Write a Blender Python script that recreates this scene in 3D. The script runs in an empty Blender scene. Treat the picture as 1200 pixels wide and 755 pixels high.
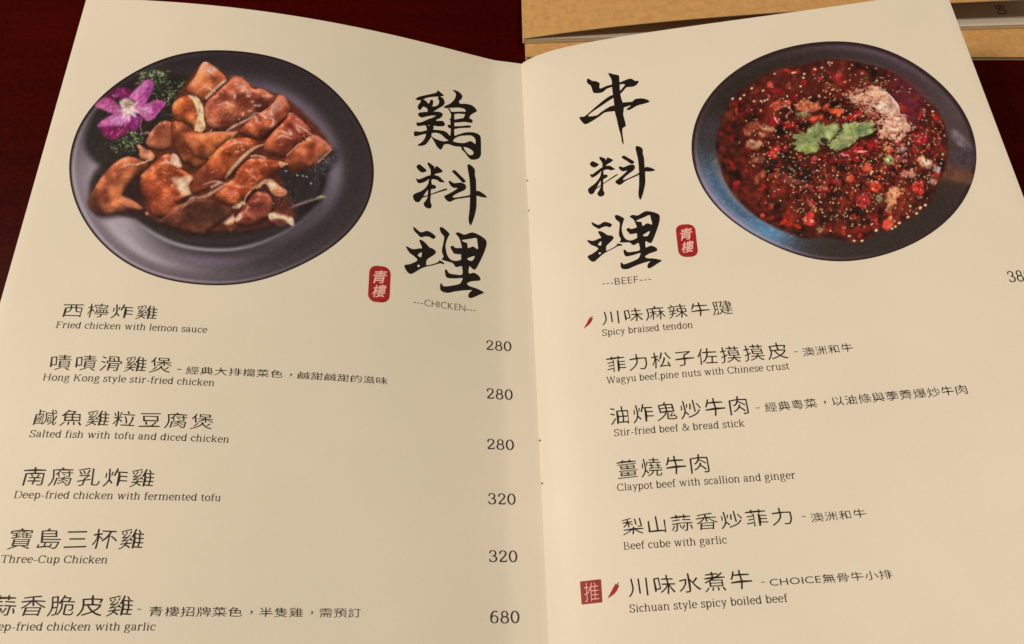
import bpy, bmesh, math, random
import numpy as np
from mathutils import Matrix, Vector

random.seed(4)
C = bpy.context.scene.collection
S = bpy.context.scene
MM = .001

# ---------------------------------------------------------------- camera
cam = bpy.data.cameras.new('camera'); cam_o = bpy.data.objects.new('camera', cam); C.objects.link(cam_o)
cam.lens = 24; cam.sensor_width = 36; cam.clip_start = .01; cam.clip_end = 50
cam_o.matrix_world = Matrix(((.999507, .028965, -.012148, -.01378), (-.031409, .921725, -.386569, -.27485),
                             (0, .38676, .92218, .29029), (0, 0, 0, 1)))
S.camera = cam_o

# ---------------------------------------------------------------- room light: warm restaurant lamps
w = bpy.data.worlds.new('World'); S.world = w; w.use_nodes = True
bg = w.node_tree.nodes['Background']; bg.inputs[0].default_value = (1, .78, .52, 1); bg.inputs[1].default_value = .12
def lamp(name, loc, aim, size, power, col):
    l = bpy.data.lights.new(name, 'AREA'); l.shape = 'DISK'; l.size = size; l.energy = power; l.color = col
    o = bpy.data.objects.new(name, l); C.objects.link(o); o.location = loc
    o.rotation_euler = (Vector(aim) - Vector(loc)).to_track_quat('-Z', 'Y').to_euler()
    return o
WARM = (1, .845, .635)
lamp('ceiling_lamp', (-1.10, -.02, 1.0), (-.02, -.10, 0), .3, 15.0, WARM)
lamp('ceiling_lamp', (.45, -.30, 1.05), (.05, -.05, 0), .12, 4.9, WARM)
S.view_settings.view_transform = 'Standard'; S.view_settings.look = 'None'
S.view_settings.exposure = -.02; S.view_settings.gamma = 1; S.view_settings.use_curve_mapping = False
S.cycles.max_bounces = 6

# ---------------------------------------------------------------- materials
def lin(c):
    c = np.asarray(c, float) / 255
    return np.where(c <= .04045, c / 12.92, ((np.clip(c, 0, 9) + .055) / 1.055) ** 2.4)
LIGHT = np.array([.84, .70, .51])           # how the warm light renders a unit white: turns seen into base colours
def base(c): return tuple(float(v) for v in np.clip(lin(c) / LIGHT, .002, .9))
def material(name, col, rough=.6, spec=.3, coat=0):
    m = bpy.data.materials.new(name); m.use_nodes = True
    b = m.node_tree.nodes['Principled BSDF']
    b.inputs['Base Color'].default_value = (*col, 1); b.inputs['Roughness'].default_value = rough
    b.inputs['Specular IOR Level'].default_value = spec; b.inputs['Coat Weight'].default_value = coat
    return m, m.node_tree, b
def noise(nt, scale, detail=4, coord='Object', stretch=(1, 1, 1), rough=.55):
    tc = nt.nodes.new('ShaderNodeTexCoord'); mp = nt.nodes.new('ShaderNodeMapping'); mp.inputs['Scale'].default_value = stretch
    n = nt.nodes.new('ShaderNodeTexNoise'); n.inputs['Scale'].default_value = scale; n.inputs['Detail'].default_value = detail
    n.inputs['Roughness'].default_value = rough
    nt.links.new(tc.outputs[coord], mp.inputs[0]); nt.links.new(mp.outputs[0], n.inputs['Vector'])
    return n.outputs['Fac']
def ramp(nt, fac, stops):
    r = nt.nodes.new('ShaderNodeValToRGB'); e = r.color_ramp.elements
    while len(e) < len(stops): e.new(.5)
    for q, (p, c) in zip(e, stops): q.position = p; q.color = (*c, 1)
    nt.links.new(fac, r.inputs[0]); return r.outputs[0]
def mix(nt, a, b, fac, mode='MIX'):
    n = nt.nodes.new('ShaderNodeMix'); n.data_type = 'RGBA'; n.blend_type = mode
    for v, k in ((fac, 0), (a, 6), (b, 7)):
        if hasattr(v, 'links') or hasattr(v, 'is_linked'): nt.links.new(v, n.inputs[k])
        elif k == 0: n.inputs[0].default_value = v
        else: n.inputs[k].default_value = (*v, 1)
    return n.outputs[2]
def bump(nt, b, h, strength, dist):
    n = nt.nodes.new('ShaderNodeBump'); n.inputs['Strength'].default_value = strength; n.inputs['Distance'].default_value = dist
    nt.links.new(h, n.inputs['Height']); nt.links.new(n.outputs[0], b.inputs['Normal'])
def paper_material(name, col):
    m, nt, b = material(name, col, .5, .35)
    big = noise(nt, 14, 3); fib = noise(nt, 900, 3)
    c = ramp(nt, big, [(.3, tuple(v * q for v, q in zip(col, (.955, .965, .95)))), (.7, tuple(min(.9, v * q) for v, q in zip(col, (1.025, 1.01, 1.02))))])
    c2 = ramp(nt, fib, [(.3, (.975, .975, .975)), (.7, (1, 1, 1))])
    nt.links.new(mix(nt, c, c2, 1.0, 'MULTIPLY'), b.inputs['Base Color'])
    bump(nt, b, noise(nt, 1600, 3), .12, .0002)
    return m
PAPER = (.80, .77, .715)
paper = paper_material('coated_menu_paper', PAPER)
paper_edge = paper_material('cut_paper_edge', (.74, .68, .58))
def ink_material(name, seen, rough=.5):
    m, nt, b = material(name, base(seen), rough, .3)
    n = noise(nt, 700, 2)
    c = base(seen)
    nt.links.new(ramp(nt, n, [(.3, tuple(v * .8 for v in c)), (.75, tuple(v * 1.25 + .004 for v in c))]), b.inputs['Base Color'])
    return m
ink = ink_material('black_brush_ink', (22, 13, 9), .45)
ink_text = ink_material('black_text_ink', (26, 17, 10), .5)
ink_fine = ink_material('fine_text_ink', (40, 29, 19), .5)
seal_red = ink_material('red_seal_ink', (150, 24, 24), .5)
stamp_red = ink_material('dark_red_stamp_ink', (136, 34, 32), .5)
seal_white = material('unprinted_seal_lettering', base((220, 168, 142)), .5)[0]
stamp_white = material('unprinted_stamp_lettering', base((214, 156, 138)), .5)[0]
chili_red = ink_material('chili_red_ink', (160, 20, 18), .5)
chili_green = ink_material('chili_green_ink', (96, 88, 52), .5)
m, nt, b = material('printed_food_picture', (.2, .2, .2), .42, .35)
at = nt.nodes.new('ShaderNodeAttribute'); at.attribute_name = 'print'; nt.links.new(at.outputs['Color'], b.inputs['Base Color'])
photo_print = m
m, nt, b = material('brown_kraft_board', base((196, 141, 78)), .75, .2)
kc = base((186, 135, 76))
f1 = ramp(nt, noise(nt, 260, 5, rough=.7), [(.3, tuple(v * .84 for v in kc)), (.5, kc), (.72, tuple(v * 1.15 for v in kc))])
f2 = ramp(nt, noise(nt, 700, 2, stretch=(.25, 1, 1)), [(.66, (1, 1, 1)), (.78, (1.2, 1.18, 1.12))])
f3 = ramp(nt, noise(nt, 500, 2), [(.22, (.66, .58, .5)), (.32, (1, 1, 1))])
nt.links.new(mix(nt, mix(nt, f1, f2, 1.0, 'MULTIPLY'), f3, 1.0, 'MULTIPLY'), b.inputs['Base Color'])
bump(nt, b, noise(nt, 900, 4), .25, .0003)
kraft = m
m, nt, b = material('red_lacquered_wood', (.03, .0015, .001), .42, .05)
g = noise(nt, 5, 6, stretch=(1, 16, 1), rough=.65); g2 = noise(nt, 2.2, 3); sp = noise(nt, 420, 3)
c = ramp(nt, g, [(.25, (.030, .0003, .0001)), (.55, (.044, .0005, .0002)), (.85, (.062, .0010, .0004))])
c = mix(nt, c, ramp(nt, g2, [(.3, (.5, .5, .5)), (.7, (1.35, 1.35, 1.35))]), 1.0, 'MULTIPLY')
c = mix(nt, c, ramp(nt, sp, [(.35, (.8, .8, .8)), (.7, (1.25, 1.25, 1.25))]), 1.0, 'MULTIPLY')
nt.links.new(c, b.inputs['Base Color']); bump(nt, b, g, .12, .001)
rr = nt.nodes.new('ShaderNodeMapRange'); nt.links.new(sp, rr.inputs[0]); rr.inputs[3].default_value = .3; rr.inputs[4].default_value = .5
nt.links.new(rr.outputs[0], b.inputs['Roughness'])
lacquer = m
staple_metal, _, b = material('tarnished_staple_wire', (.16, .11, .07), .4, .5); b.inputs['Metallic'].default_value = .8

# ---------------------------------------------------------------- helpers
def link(name, me, mat, parent=None, smooth=False):
    o = bpy.data.objects.new(name, me); me.name = name; C.objects.link(o)
    if mat and not me.materials: me.materials.append(mat)
    if parent: o.parent = parent
    if smooth: me.polygons.foreach_set('use_smooth', [True] * len(me.polygons))
    return o
def thing(name, label, cat, loc=(0, 0, 0), group=None):
    o = bpy.data.objects.new(name, None); C.objects.link(o); o.location = loc; o.empty_display_size = .02
    o['label'] = label; o['category'] = cat
    if group: o['group'] = group
    return o
def mesh(verts, faces):
    me = bpy.data.meshes.new('m'); me.from_pydata([tuple(map(float, v)) for v in verts], [], faces); me.update(); return me
# lines of print: (page side, kind, text, u0, v0, u1, v1, height), millimetres on the page
PRINT = [
    ('L', 'dish_name', '西檸炸雞', -191.55, -165.46, -156.73, -165.95, 5.42),
    ('L', 'dish_name', '嘖嘖滑雞煲', -191.49, -187.11, -148.11, -187.66, 5.53),
    ('L', 'dish_name', '鹹魚雞粒豆腐煲', -192.18, -208.09, -130.27, -209.37, 5.31),
    ('L', 'dish_name', '南腐乳炸雞', -191.31, -229.67, -147.6, -230.67, 5.8),
    ('L', 'dish_name', '寶島三杯雞', -190.79, -250.87, -147.61, -251.77, 6.11),
    ('L', 'dish_name', '蒜香脆皮雞', -191.56, -271.66, -147.5, -273.08, 5.81),
    ('R', 'dish_name', '川味麻辣牛腱', 32.66, -161.07, 88.12, -161.9, 5.93),
    ('R', 'dish_name', '菲力松子佐摸摸皮', 32.8, -183.24, 107.09, -183.59, 6.42),
    ('R', 'dish_name', '油炸鬼炒牛肉', 32.48, -206.05, 87.8, -205.6, 6.9),
    ('R', 'dish_name', '薑燒牛肉', 33.29, -228.16, 69.32, -227.83, 6.67),
    ('R', 'dish_name', '梨山蒜香炒菲力', 33.3, -249.86, 96.84, -248.91, 5.63),
    ('R', 'dish_name', '川味水煮牛', 33.45, -272.08, 78.83, -270.99, 6.18),
    ('L', 'dish_note', '經典大排檔菜色，鹹甜鹹甜的滋味', -142.87, -188.02, -66.06, -188.25, 3.58),
    ('L', 'dish_note', '青樓招牌菜色，半隻雞，需預訂', -142.11, -273.39, -72.27, -276.1, 3.46),
    ('R', 'dish_note', '澳洲和牛', 112.9, -183.3, 132.67, -182.8, 4.2),
    ('R', 'dish_note', '經典粵菜，以油條與荸薺爆炒牛肉', 94.04, -205.53, 170.37, -203.66, 4.39),
    ('R', 'dish_note', '澳洲和牛', 103.52, -248.52, 123.42, -247.72, 3.6),
    ('R', 'dish_note', 'CHOICE無骨牛小排', 84.86, -270.48, 127.6, -269.21, 3.5),
    ('L', 'dash', '-', -145.84, -186.49, -144.53, -186.49, 0.36),
    ('L', 'dash', '-', -145.9, -271.29, -144.75, -271.35, 0.25),
    ('R', 'dash', '-', 109.55, -181.37, 111.0, -181.38, 0.31),
    ('R', 'dash', '-', 90.75, -203.8, 92.18, -203.8, 0.3),
    ('R', 'dash', '-', 100.41, -246.6, 101.74, -246.57, 0.28),
    ('R', 'dash', '-', 81.87, -269.05, 83.18, -269.01, 0.27),
    ('L', 'dish_subtitle', 'Fried chicken with lemon sauce', -192.53, -170.29, -137.31, -170.9, 3.4),
    ('L', 'dish_subtitle', 'Hong Kong style stir-fried chicken', -192.5, -191.36, -131.98, -192.6, 3.33),
    ('L', 'dish_subtitle', 'Salted fish with tofu and diced chicken', -192.42, -212.66, -124.03, -214.43, 3.25),
    ('L', 'dish_subtitle', 'Deep-fried chicken with fermented tofu', -192.62, -234.18, -124.25, -235.83, 3.17),
    ('L', 'dish_subtitle', 'Three-Cup Chicken', -191.84, -255.4, -158.12, -256.42, 3.09),
    ('L', 'dish_subtitle', 'Deep-fried chicken with garlic', -192.52, -276.07, -139.41, -277.92, 3.01),
    ('R', 'dish_subtitle', 'Spicy braised tendon', 32.21, -166.46, 70.73, -166.88, 3.85),
    ('R', 'dish_subtitle', 'Wagyu beef,pine nuts with Chinese crust', 32.22, -188.28, 106.56, -188.53, 3.77),
    ('R', 'dish_subtitle', 'Stir-fried beef & bread stick', 33.45, -210.98, 85.31, -210.85, 3.69),
    ('R', 'dish_subtitle', 'Claypot beef with scallion and ginger', 32.67, -233.1, 100.82, -232.32, 3.6),
    ('R', 'dish_subtitle', 'Beef cube with garlic', 33.11, -255.39, 71.81, -254.84, 3.52),
    ('R', 'dish_subtitle', 'Sichuan style spicy boiled beef', 33.23, -277.7, 90.27, -275.85, 3.44),
    ('L', 'price', '280', -22.69, -168.57, -10.83, -168.29, 4.57),
    ('L', 'price', '280', -22.9, -190.99, -10.99, -190.96, 4.62),
    ('L', 'price', '280', -23.11, -212.98, -11.15, -212.99, 4.35),
    ('L', 'price', '320', -23.15, -235.49, -11.19, -235.57, 4.36),
    ('L', 'price', '320', -23.22, -257.71, -11.26, -257.96, 4.34),
    ('L', 'price', '680', -23.13, -279.83, -11.2, -280.2, 4.34),
    ('R', 'price', '380', 198.14, -158.76, 206.98, -158.76, 4.93),
    ('L', 'section_name', '---CHICKEN---', -56.01, -150.9, -27.59, -151.31, 3.21),
    ('R', 'section_name', '---BEEF---', 34.19, -142.55, 55.79, -143.03, 3.25),
]
# brush written characters, outlines in millimetres on the page
BRUSH = [
    ('L', '雞', [[[[-57.86,-38.24],[-55.99,-36.33],[-51.59,-33.83],[-47.27,-31.31],[-46.6,-29.61],[-45.09,-30.5],[-43.31,-31.83],[-44.16,-32.72],[-46.82,-33.73],[-51.56,-35.7],[-55.17,-38.35],[-57.49,-38.66]]],[[[-54.4,-37.63],[-52.99,-37.76],[-51.23,-39.34],[-49.64,-40.52],[-47.54,-40.27],[-47.78,-41.93],[-49.07,-44.0],[-51.41,-44.62],[-51.7,-42.98],[-53.01,-42.06],[-54.15,-42.36],[-55.3,-44.56],[-56.6,-43.64],[-56.39,-41.68],[-55.4,-39.82],[-55.06,-38.45]]],[[[-50.22,-36.82],[-49.01,-36.68],[-48.78,-38.35],[-49.12,-40.06],[-50.42,-40.73],[-50.97,-39.27],[-50.46,-38.17]]],[[[-45.76,-33.17],[-43.61,-34.01],[-42.79,-36.7],[-43.84,-38.94],[-45.94,-40.99],[-49.06,-44.13],[-50.38,-43.59],[-49.63,-41.15],[-47.28,-39.88],[-45.97,-38.23],[-45.73,-36.22],[-46.38,-34.78]]],[[[-56.13,-46.67],[-53.99,-45.49],[-49.85,-44.21],[-45.66,-43.09],[-43.8,-43.87],[-44.16,-45.62],[-45.61,-47.4],[-48.21,-49.02],[-50.03,-49.49],[-49.53,-48.11],[-47.46,-46.3],[-48.25,-46.07],[-51.36,-47.32],[-54.43,-48.93],[-56.09,-48.23]]],[[[-57.01,-52.83],[-54.88,-51.98],[-52.35,-50.09],[-49.79,-48.18],[-47.18,-47.81],[-46.91,-49.0],[-43.76,-48.3],[-42.59,-49.76],[-43.21,-51.31],[-45.83,-52.17],[-48.17,-52.46],[-49.45,-53.41],[-49.98,-52.79],[-51.01,-52.75],[-52.03,-53.75],[-52.81,-53.32],[-56.36,-54.64]]],[[[-57.9,-58.28],[-54.77,-57.7],[-52.24,-56.28],[-48.14,-54.82],[-43.45,-54.25],[-41.35,-54.96],[-39.76,-56.86],[-38.07,-58.61],[-39.75,-59.77],[-42.37,-58.57],[-43.69,-57.41],[-45.52,-56.45],[-48.11,-56.67],[-50.16,-57.92],[-52.71,-58.54],[-55.98,-60.38],[-57.83,-61.0]]],[[[-52.03,-53.44],[-48.69,-52.71],[-48.4,-54.39],[-49.41,-56.19],[-49.37,-58.95],[-50.61,-62.01],[-52.34,-64.85],[-54.59,-66.1],[-56.2,-66.06],[-54.14,-63.76],[-52.67,-60.98],[-51.96,-57.74],[-51.75,-55.23]]],[[[-49.63,-59.01],[-47.55,-60.04],[-43.4,-60.67],[-39.75,-59.34],[-36.06,-59.66],[-32.33,-58.92],[-29.1,-56.99],[-26.96,-58.03],[-24.27,-58.94],[-23.65,-61.29],[-23.81,-64.43],[-25.45,-66.97],[-28.67,-68.2],[-30.52,-66.93],[-32.1,-64.85],[-33.94,-63.15],[-34.21,-61.86],[-37.64,-62.21],[-40.79,-61.75],[-42.87,-62.57],[-43.63,-64.28],[-44.65,-66.04],[-46.47,-64.66],[-47.78,-62.24]],[[-32.88,-61.78],[-30.48,-61.57],[-27.82,-63.03],[-28.0,-64.92],[-29.6,-65.61],[-31.03,-64.6]]],[[[-38.5,-27.41],[-37.14,-26.88],[-34.94,-27.58],[-33.41,-29.46],[-33.85,-31.57],[-35.23,-33.61],[-34.68,-35.42],[-37.67,-38.08],[-40.63,-39.28],[-42.77,-39.87],[-42.93,-38.88],[-39.83,-36.21],[-37.68,-32.99],[-36.86,-30.12],[-37.14,-28.54]]],[[[-37.67,-36.58],[-33.31,-34.51],[-29.46,-33.97],[-27.26,-34.67],[-25.51,-36.96],[-27.02,-38.68],[-28.97,-40.7],[-30.08,-43.58],[-32.81,-44.31],[-31.81,-40.49],[-31.8,-38.21],[-33.05,-37.45],[-36.05,-37.76],[-38.75,-38.63]]],[[[-41.43,-39.37],[-39.82,-39.96],[-39.17,-41.33],[-35.51,-40.2],[-31.8,-39.32],[-31.81,-40.75],[-35.51,-41.5],[-37.93,-42.54],[-39.54,-42.59],[-40.35,-40.88]]],[[[-40.6,-46.07],[-38.73,-46.21],[-35.51,-44.84],[-32.26,-43.33],[-28.71,-43.09],[-27.9,-44.3],[-28.73,-45.48],[-32.27,-45.9],[-37.12,-47.57],[-38.73,-47.48]]],[[[-39.55,-41.44],[-37.93,-41.51],[-37.66,-45.29],[-37.66,-49.74],[-37.65,-55.39],[-36.85,-55.81],[-37.65,-57.57],[-39.75,-58.72],[-40.54,-57.68],[-39.76,-55.93],[-39.51,-52.11],[-39.79,-47.13],[-39.38,-43.83]]],[[[-41.11,-50.01],[-39.78,-49.79],[-38.19,-50.07],[-34.44,-49.02],[-29.57,-47.3],[-28.92,-47.96],[-29.58,-48.77],[-34.44,-50.29],[-37.65,-51.63],[-40.57,-51.76]]],[[[-39.75,-59.34],[-39.23,-57.97],[-37.65,-56.02],[-34.45,-53.83],[-31.22,-52.05],[-27.43,-51.21],[-24.71,-51.8],[-23.65,-53.76],[-23.65,-61.29],[-23.81,-64.43],[-25.45,-66.97],[-27.31,-65.86],[-27.0,-62.09],[-26.59,-58.88],[-26.5,-55.72],[-27.46,-54.07],[-29.07,-53.53],[-31.24,-54.08],[-34.46,-55.21],[-37.12,-57.13],[-38.43,-59.01]]]]),
    ('L', '料', [[[[-56.42,-78.44],[-55.12,-76.99],[-53.86,-77.59],[-51.43,-79.69],[-52.3,-80.76],[-53.78,-81.37],[-55.54,-80.29]]],[[[-50.91,-74.87],[-49.13,-75.65],[-47.59,-77.08],[-47.3,-80.25],[-47.78,-82.11],[-48.9,-84.38],[-48.86,-86.97],[-47.47,-87.14],[-46.6,-88.22],[-47.68,-89.48],[-49.07,-90.0],[-49.21,-93.89],[-49.31,-96.73],[-48.69,-98.86],[-49.26,-100.47],[-50.96,-100.69],[-52.2,-99.82],[-52.47,-98.2],[-51.52,-96.61],[-50.68,-94.19],[-50.65,-90.21],[-50.47,-86.16],[-49.53,-82.49],[-49.58,-78.99],[-50.88,-76.34]]],[[[-46.95,-76.35],[-45.83,-76.39],[-43.52,-78.23],[-44.27,-79.29],[-46.29,-80.32],[-47.55,-80.89],[-47.42,-78.52]]],[[[-56.41,-85.39],[-54.93,-85.49],[-52.25,-83.65],[-49.79,-82.08],[-47.29,-81.53],[-45.26,-81.85],[-43.48,-83.5],[-42.46,-84.45],[-44.73,-84.94],[-46.25,-84.1],[-48.01,-84.02],[-50.25,-84.55],[-51.71,-85.96],[-54.15,-87.5],[-55.62,-87.52]]],[[[-48.98,-85.84],[-49.2,-87.9],[-51.6,-92.11],[-53.26,-95.55],[-54.9,-98.22],[-56.84,-97.93],[-57.73,-95.3],[-56.46,-93.65],[-53.58,-91.66],[-51.41,-88.94],[-50.22,-86.39]]],[[[-53.27,-94.99],[-49.13,-92.46],[-42.18,-88.15],[-41.27,-88.54],[-42.67,-89.41],[-48.63,-92.76],[-52.53,-95.23]]],[[[-38.65,-77.14],[-37.36,-76.43],[-35.03,-78.4],[-32.18,-81.03],[-32.18,-82.21],[-33.48,-82.67],[-36.07,-80.11],[-38.39,-77.97]]],[[[-40.53,-83.74],[-39.66,-83.14],[-37.87,-84.04],[-34.52,-83.02],[-32.19,-83.51],[-31.68,-85.04],[-32.47,-86.85],[-35.56,-89.07],[-38.11,-91.33],[-38.11,-92.31],[-35.56,-91.55],[-31.45,-89.95],[-29.37,-88.94],[-29.38,-90.1],[-33.52,-91.71],[-37.09,-93.13],[-39.62,-94.96],[-41.38,-94.58],[-42.65,-92.56],[-41.15,-91.22],[-38.12,-88.74],[-36.07,-86.57],[-38.12,-86.71],[-39.65,-85.59]]],[[[-30.81,-71.75],[-29.23,-71.51],[-27.13,-73.63],[-27.06,-76.92],[-26.56,-79.8],[-26.46,-84.52],[-26.37,-90.35],[-26.6,-96.17],[-27.95,-102.13],[-29.26,-105.75],[-30.02,-105.61],[-30.51,-102.61],[-29.95,-96.84],[-29.62,-88.12],[-29.82,-80.51],[-30.57,-75.31]]],[[[-26.75,-86.93],[-25.69,-85.83],[-23.08,-86.76],[-20.9,-88.67],[-23.64,-89.1],[-25.73,-88.77],[-27.03,-89.03]]]]),
    ('L', '理', [[[[-57.1,-111.76],[-55.83,-112.68],[-53.53,-114.15],[-50.78,-112.93],[-48.73,-113.43],[-46.78,-114.79],[-46.76,-115.93],[-47.92,-116.69],[-49.71,-115.87],[-51.73,-116.11],[-53.48,-116.8],[-55.26,-115.41],[-56.8,-113.7]]],[[[-54.2,-118.33],[-52.69,-118.35],[-50.91,-119.74],[-49.37,-121.33],[-47.35,-121.94],[-46.31,-123.45],[-47.31,-125.0],[-50.27,-127.68],[-50.74,-129.68],[-50.47,-130.73],[-47.0,-129.37],[-45.0,-128.06],[-44.75,-127.25],[-42.47,-128.21],[-42.71,-129.08],[-44.23,-128.82],[-47.49,-130.27],[-50.95,-131.62],[-53.39,-133.07],[-55.79,-135.05],[-57.47,-136.2],[-58.93,-135.77],[-60.18,-134.07],[-60.62,-132.26],[-58.32,-131.38],[-55.43,-129.58],[-54.97,-128.42],[-56.48,-127.01],[-58.47,-125.68],[-60.27,-122.94],[-59.54,-122.65],[-57.06,-123.53],[-54.1,-122.66],[-52.87,-122.3],[-53.4,-120.71]],[[-54.77,-126.2],[-52.97,-124.53],[-53.27,-127.06]],[[-54.89,-131.67],[-54.27,-131.04],[-53.62,-131.59],[-54.24,-132.33]]],[[[-44.67,-110.11],[-43.12,-109.83],[-39.98,-112.44],[-40.5,-114.25],[-41.51,-117.28],[-41.75,-120.16],[-40.96,-123.96],[-39.41,-125.94],[-37.36,-126.44],[-35.29,-125.83],[-33.99,-125.06],[-32.16,-124.19],[-32.18,-127.57],[-34.78,-128.82],[-36.84,-129.53],[-38.38,-127.72],[-40.94,-127.3],[-43.49,-126.71],[-42.74,-125.09],[-43.53,-122.15],[-42.8,-117.51],[-42.56,-114.62],[-44.13,-112.61]]],[[[-36.85,-111.58],[-35.27,-111.0],[-32.63,-111.69],[-28.88,-109.84],[-25.67,-110.44],[-22.47,-112.22],[-21.59,-114.41],[-22.58,-118.63],[-24.79,-124.13],[-27.49,-129.34],[-29.58,-128.55],[-30.88,-127.36],[-33.74,-127.82],[-34.25,-125.1],[-34.24,-122.28],[-33.82,-119.37],[-35.01,-114.43],[-36.58,-112.4]],[[-33.8,-114.9],[-29.98,-113.54],[-26.77,-112.5],[-26.26,-114.62],[-26.04,-118.34],[-28.42,-117.31],[-30.81,-118.57],[-31.33,-116.08],[-32.64,-115.74]],[[-31.38,-124.35],[-27.68,-122.33],[-29.02,-125.09]]],[[[-39.44,-119.48],[-38.14,-118.69],[-36.84,-119.6],[-33.45,-119.2],[-33.46,-122.15],[-37.36,-122.69],[-38.4,-121.57]]],[[[-34.0,-126.74],[-29.82,-126.07],[-30.41,-128.4],[-30.54,-131.76],[-28.04,-131.1],[-25.96,-132.18],[-25.03,-133.43],[-25.47,-134.76],[-29.12,-135.69],[-31.46,-137.13],[-30.18,-138.31],[-27.08,-138.95],[-23.47,-140.52],[-25.57,-142.01],[-29.71,-144.31],[-30.99,-143.3],[-30.2,-141.3],[-29.16,-140.23],[-33.27,-140.92],[-37.34,-142.04],[-40.86,-143.23],[-43.86,-142.43],[-44.13,-139.26],[-43.39,-139.04],[-42.63,-140.11],[-39.87,-139.61],[-35.31,-137.97],[-34.02,-136.14],[-33.76,-134.73],[-36.84,-135.36],[-40.39,-135.73],[-41.66,-134.83],[-42.03,-131.89],[-41.17,-131.64],[-39.9,-133.2],[-36.84,-133.39],[-33.76,-132.81],[-33.85,-128.95]]]]),
    ('R', '牛', [[[[35.97,-24.35],[36.88,-24.22],[38.59,-25.96],[40.62,-26.75],[42.16,-28.42],[41.9,-30.35],[42.3,-31.75],[45.49,-30.79],[48.36,-30.4],[52.27,-29.88],[57.53,-28.48],[59.9,-30.39],[61.5,-30.69],[61.14,-32.26],[59.05,-33.82],[56.0,-33.76],[54.96,-34.01],[52.12,-37.03],[51.46,-35.93],[54.64,-31.99],[52.66,-31.27],[48.22,-32.01],[45.33,-32.72],[42.86,-34.49],[39.01,-33.98],[38.14,-31.82],[37.57,-29.05],[35.91,-26.67]]],[[[47.22,-22.72],[49.7,-24.05],[52.17,-25.36],[52.26,-27.23],[51.87,-36.98],[52.4,-42.24],[52.74,-46.77],[52.14,-50.44],[52.76,-57.11],[50.85,-58.92],[50.72,-67.15],[50.08,-67.21],[49.78,-62.41],[49.19,-58.0],[48.71,-52.3],[48.2,-47.8],[48.26,-41.43],[48.14,-32.98],[48.34,-27.75],[47.35,-24.22]]],[[[47.77,-37.14],[48.87,-38.01],[48.39,-38.88],[43.54,-41.76],[34.89,-47.27],[38.93,-48.14],[41.61,-46.48],[45.36,-44.38],[47.44,-43.83],[51.98,-44.08],[52.1,-42.82],[57.12,-43.13],[58.76,-41.84],[62.26,-42.03],[64.64,-43.23],[65.58,-44.67],[63.91,-45.32],[59.33,-46.08],[56.16,-47.72],[54.4,-47.84],[54.22,-47.04],[56.39,-45.42],[53.32,-45.92],[49.15,-47.35],[43.59,-47.2],[40.38,-49.08],[36.65,-51.14],[33.22,-52.4],[31.55,-50.64],[30.35,-47.82],[31.27,-47.27],[33.35,-47.24],[39.37,-42.49],[44.84,-38.48]]]]),
    ('R', '料', [[[[33.52,-76.31],[34.73,-75.04],[35.79,-75.57],[37.79,-77.4],[36.98,-78.33],[35.66,-78.86],[34.18,-77.92]]],[[[38.51,-73.2],[40.02,-73.88],[41.28,-75.13],[41.36,-77.88],[40.84,-79.5],[39.75,-81.48],[39.64,-83.73],[40.84,-83.88],[41.54,-84.82],[40.53,-85.92],[39.29,-86.37],[38.96,-89.75],[38.72,-92.22],[39.15,-94.08],[38.56,-95.48],[37.07,-95.67],[36.04,-94.91],[35.89,-93.5],[36.8,-92.12],[37.67,-90.01],[37.91,-86.55],[38.28,-83.03],[39.3,-79.83],[39.44,-76.79],[38.45,-74.48]]],[[[41.88,-74.49],[42.85,-74.53],[44.76,-76.13],[44.05,-77.05],[42.24,-77.94],[41.11,-78.44],[41.35,-76.38]]],[[[33.15,-82.35],[34.43,-82.44],[36.87,-80.84],[39.09,-79.48],[41.3,-79.0],[43.05,-79.28],[44.51,-80.71],[45.35,-81.54],[43.35,-81.97],[42.07,-81.23],[40.54,-81.16],[38.56,-81.62],[37.21,-82.85],[35.0,-84.19],[33.72,-84.21]]],[[[39.6,-82.75],[39.29,-84.54],[36.98,-88.2],[35.35,-91.2],[33.77,-93.52],[32.1,-93.27],[31.47,-90.98],[32.66,-89.54],[35.28,-87.81],[37.31,-85.44],[38.49,-83.23]]],[[[35.37,-90.71],[39.11,-88.51],[45.39,-84.76],[46.17,-85.1],[44.9,-85.86],[39.53,-88.77],[36.0,-90.92]]],[[[49.06,-75.18],[50.22,-74.56],[52.15,-76.28],[54.49,-78.57],[54.42,-79.59],[53.27,-79.99],[51.15,-77.77],[49.24,-75.9]]],[[[47.07,-80.92],[47.86,-80.4],[49.37,-81.18],[52.34,-80.3],[54.35,-80.72],[54.71,-82.06],[53.92,-83.63],[51.11,-85.56],[48.77,-87.53],[48.72,-88.38],[50.98,-87.72],[54.64,-86.33],[56.51,-85.45],[56.44,-86.46],[52.75,-87.86],[49.56,-89.09],[47.26,-90.69],[45.75,-90.36],[44.75,-88.6],[46.13,-87.43],[48.9,-85.27],[50.8,-83.39],[49.01,-83.51],[47.74,-82.53]]],[[[56.18,-70.49],[57.57,-70.28],[59.29,-72.13],[59.17,-74.99],[59.45,-77.5],[59.28,-81.61],[59.05,-86.68],[58.53,-91.74],[57.04,-96.93],[55.7,-100.08],[55.04,-99.96],[54.78,-97.35],[55.58,-92.33],[56.34,-84.74],[56.57,-78.11],[56.2,-73.59]]],[[[58.9,-83.7],[59.88,-82.75],[62.11,-83.56],[63.9,-85.22],[61.49,-85.59],[59.69,-85.3],[58.54,-85.53]]]]),
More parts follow.
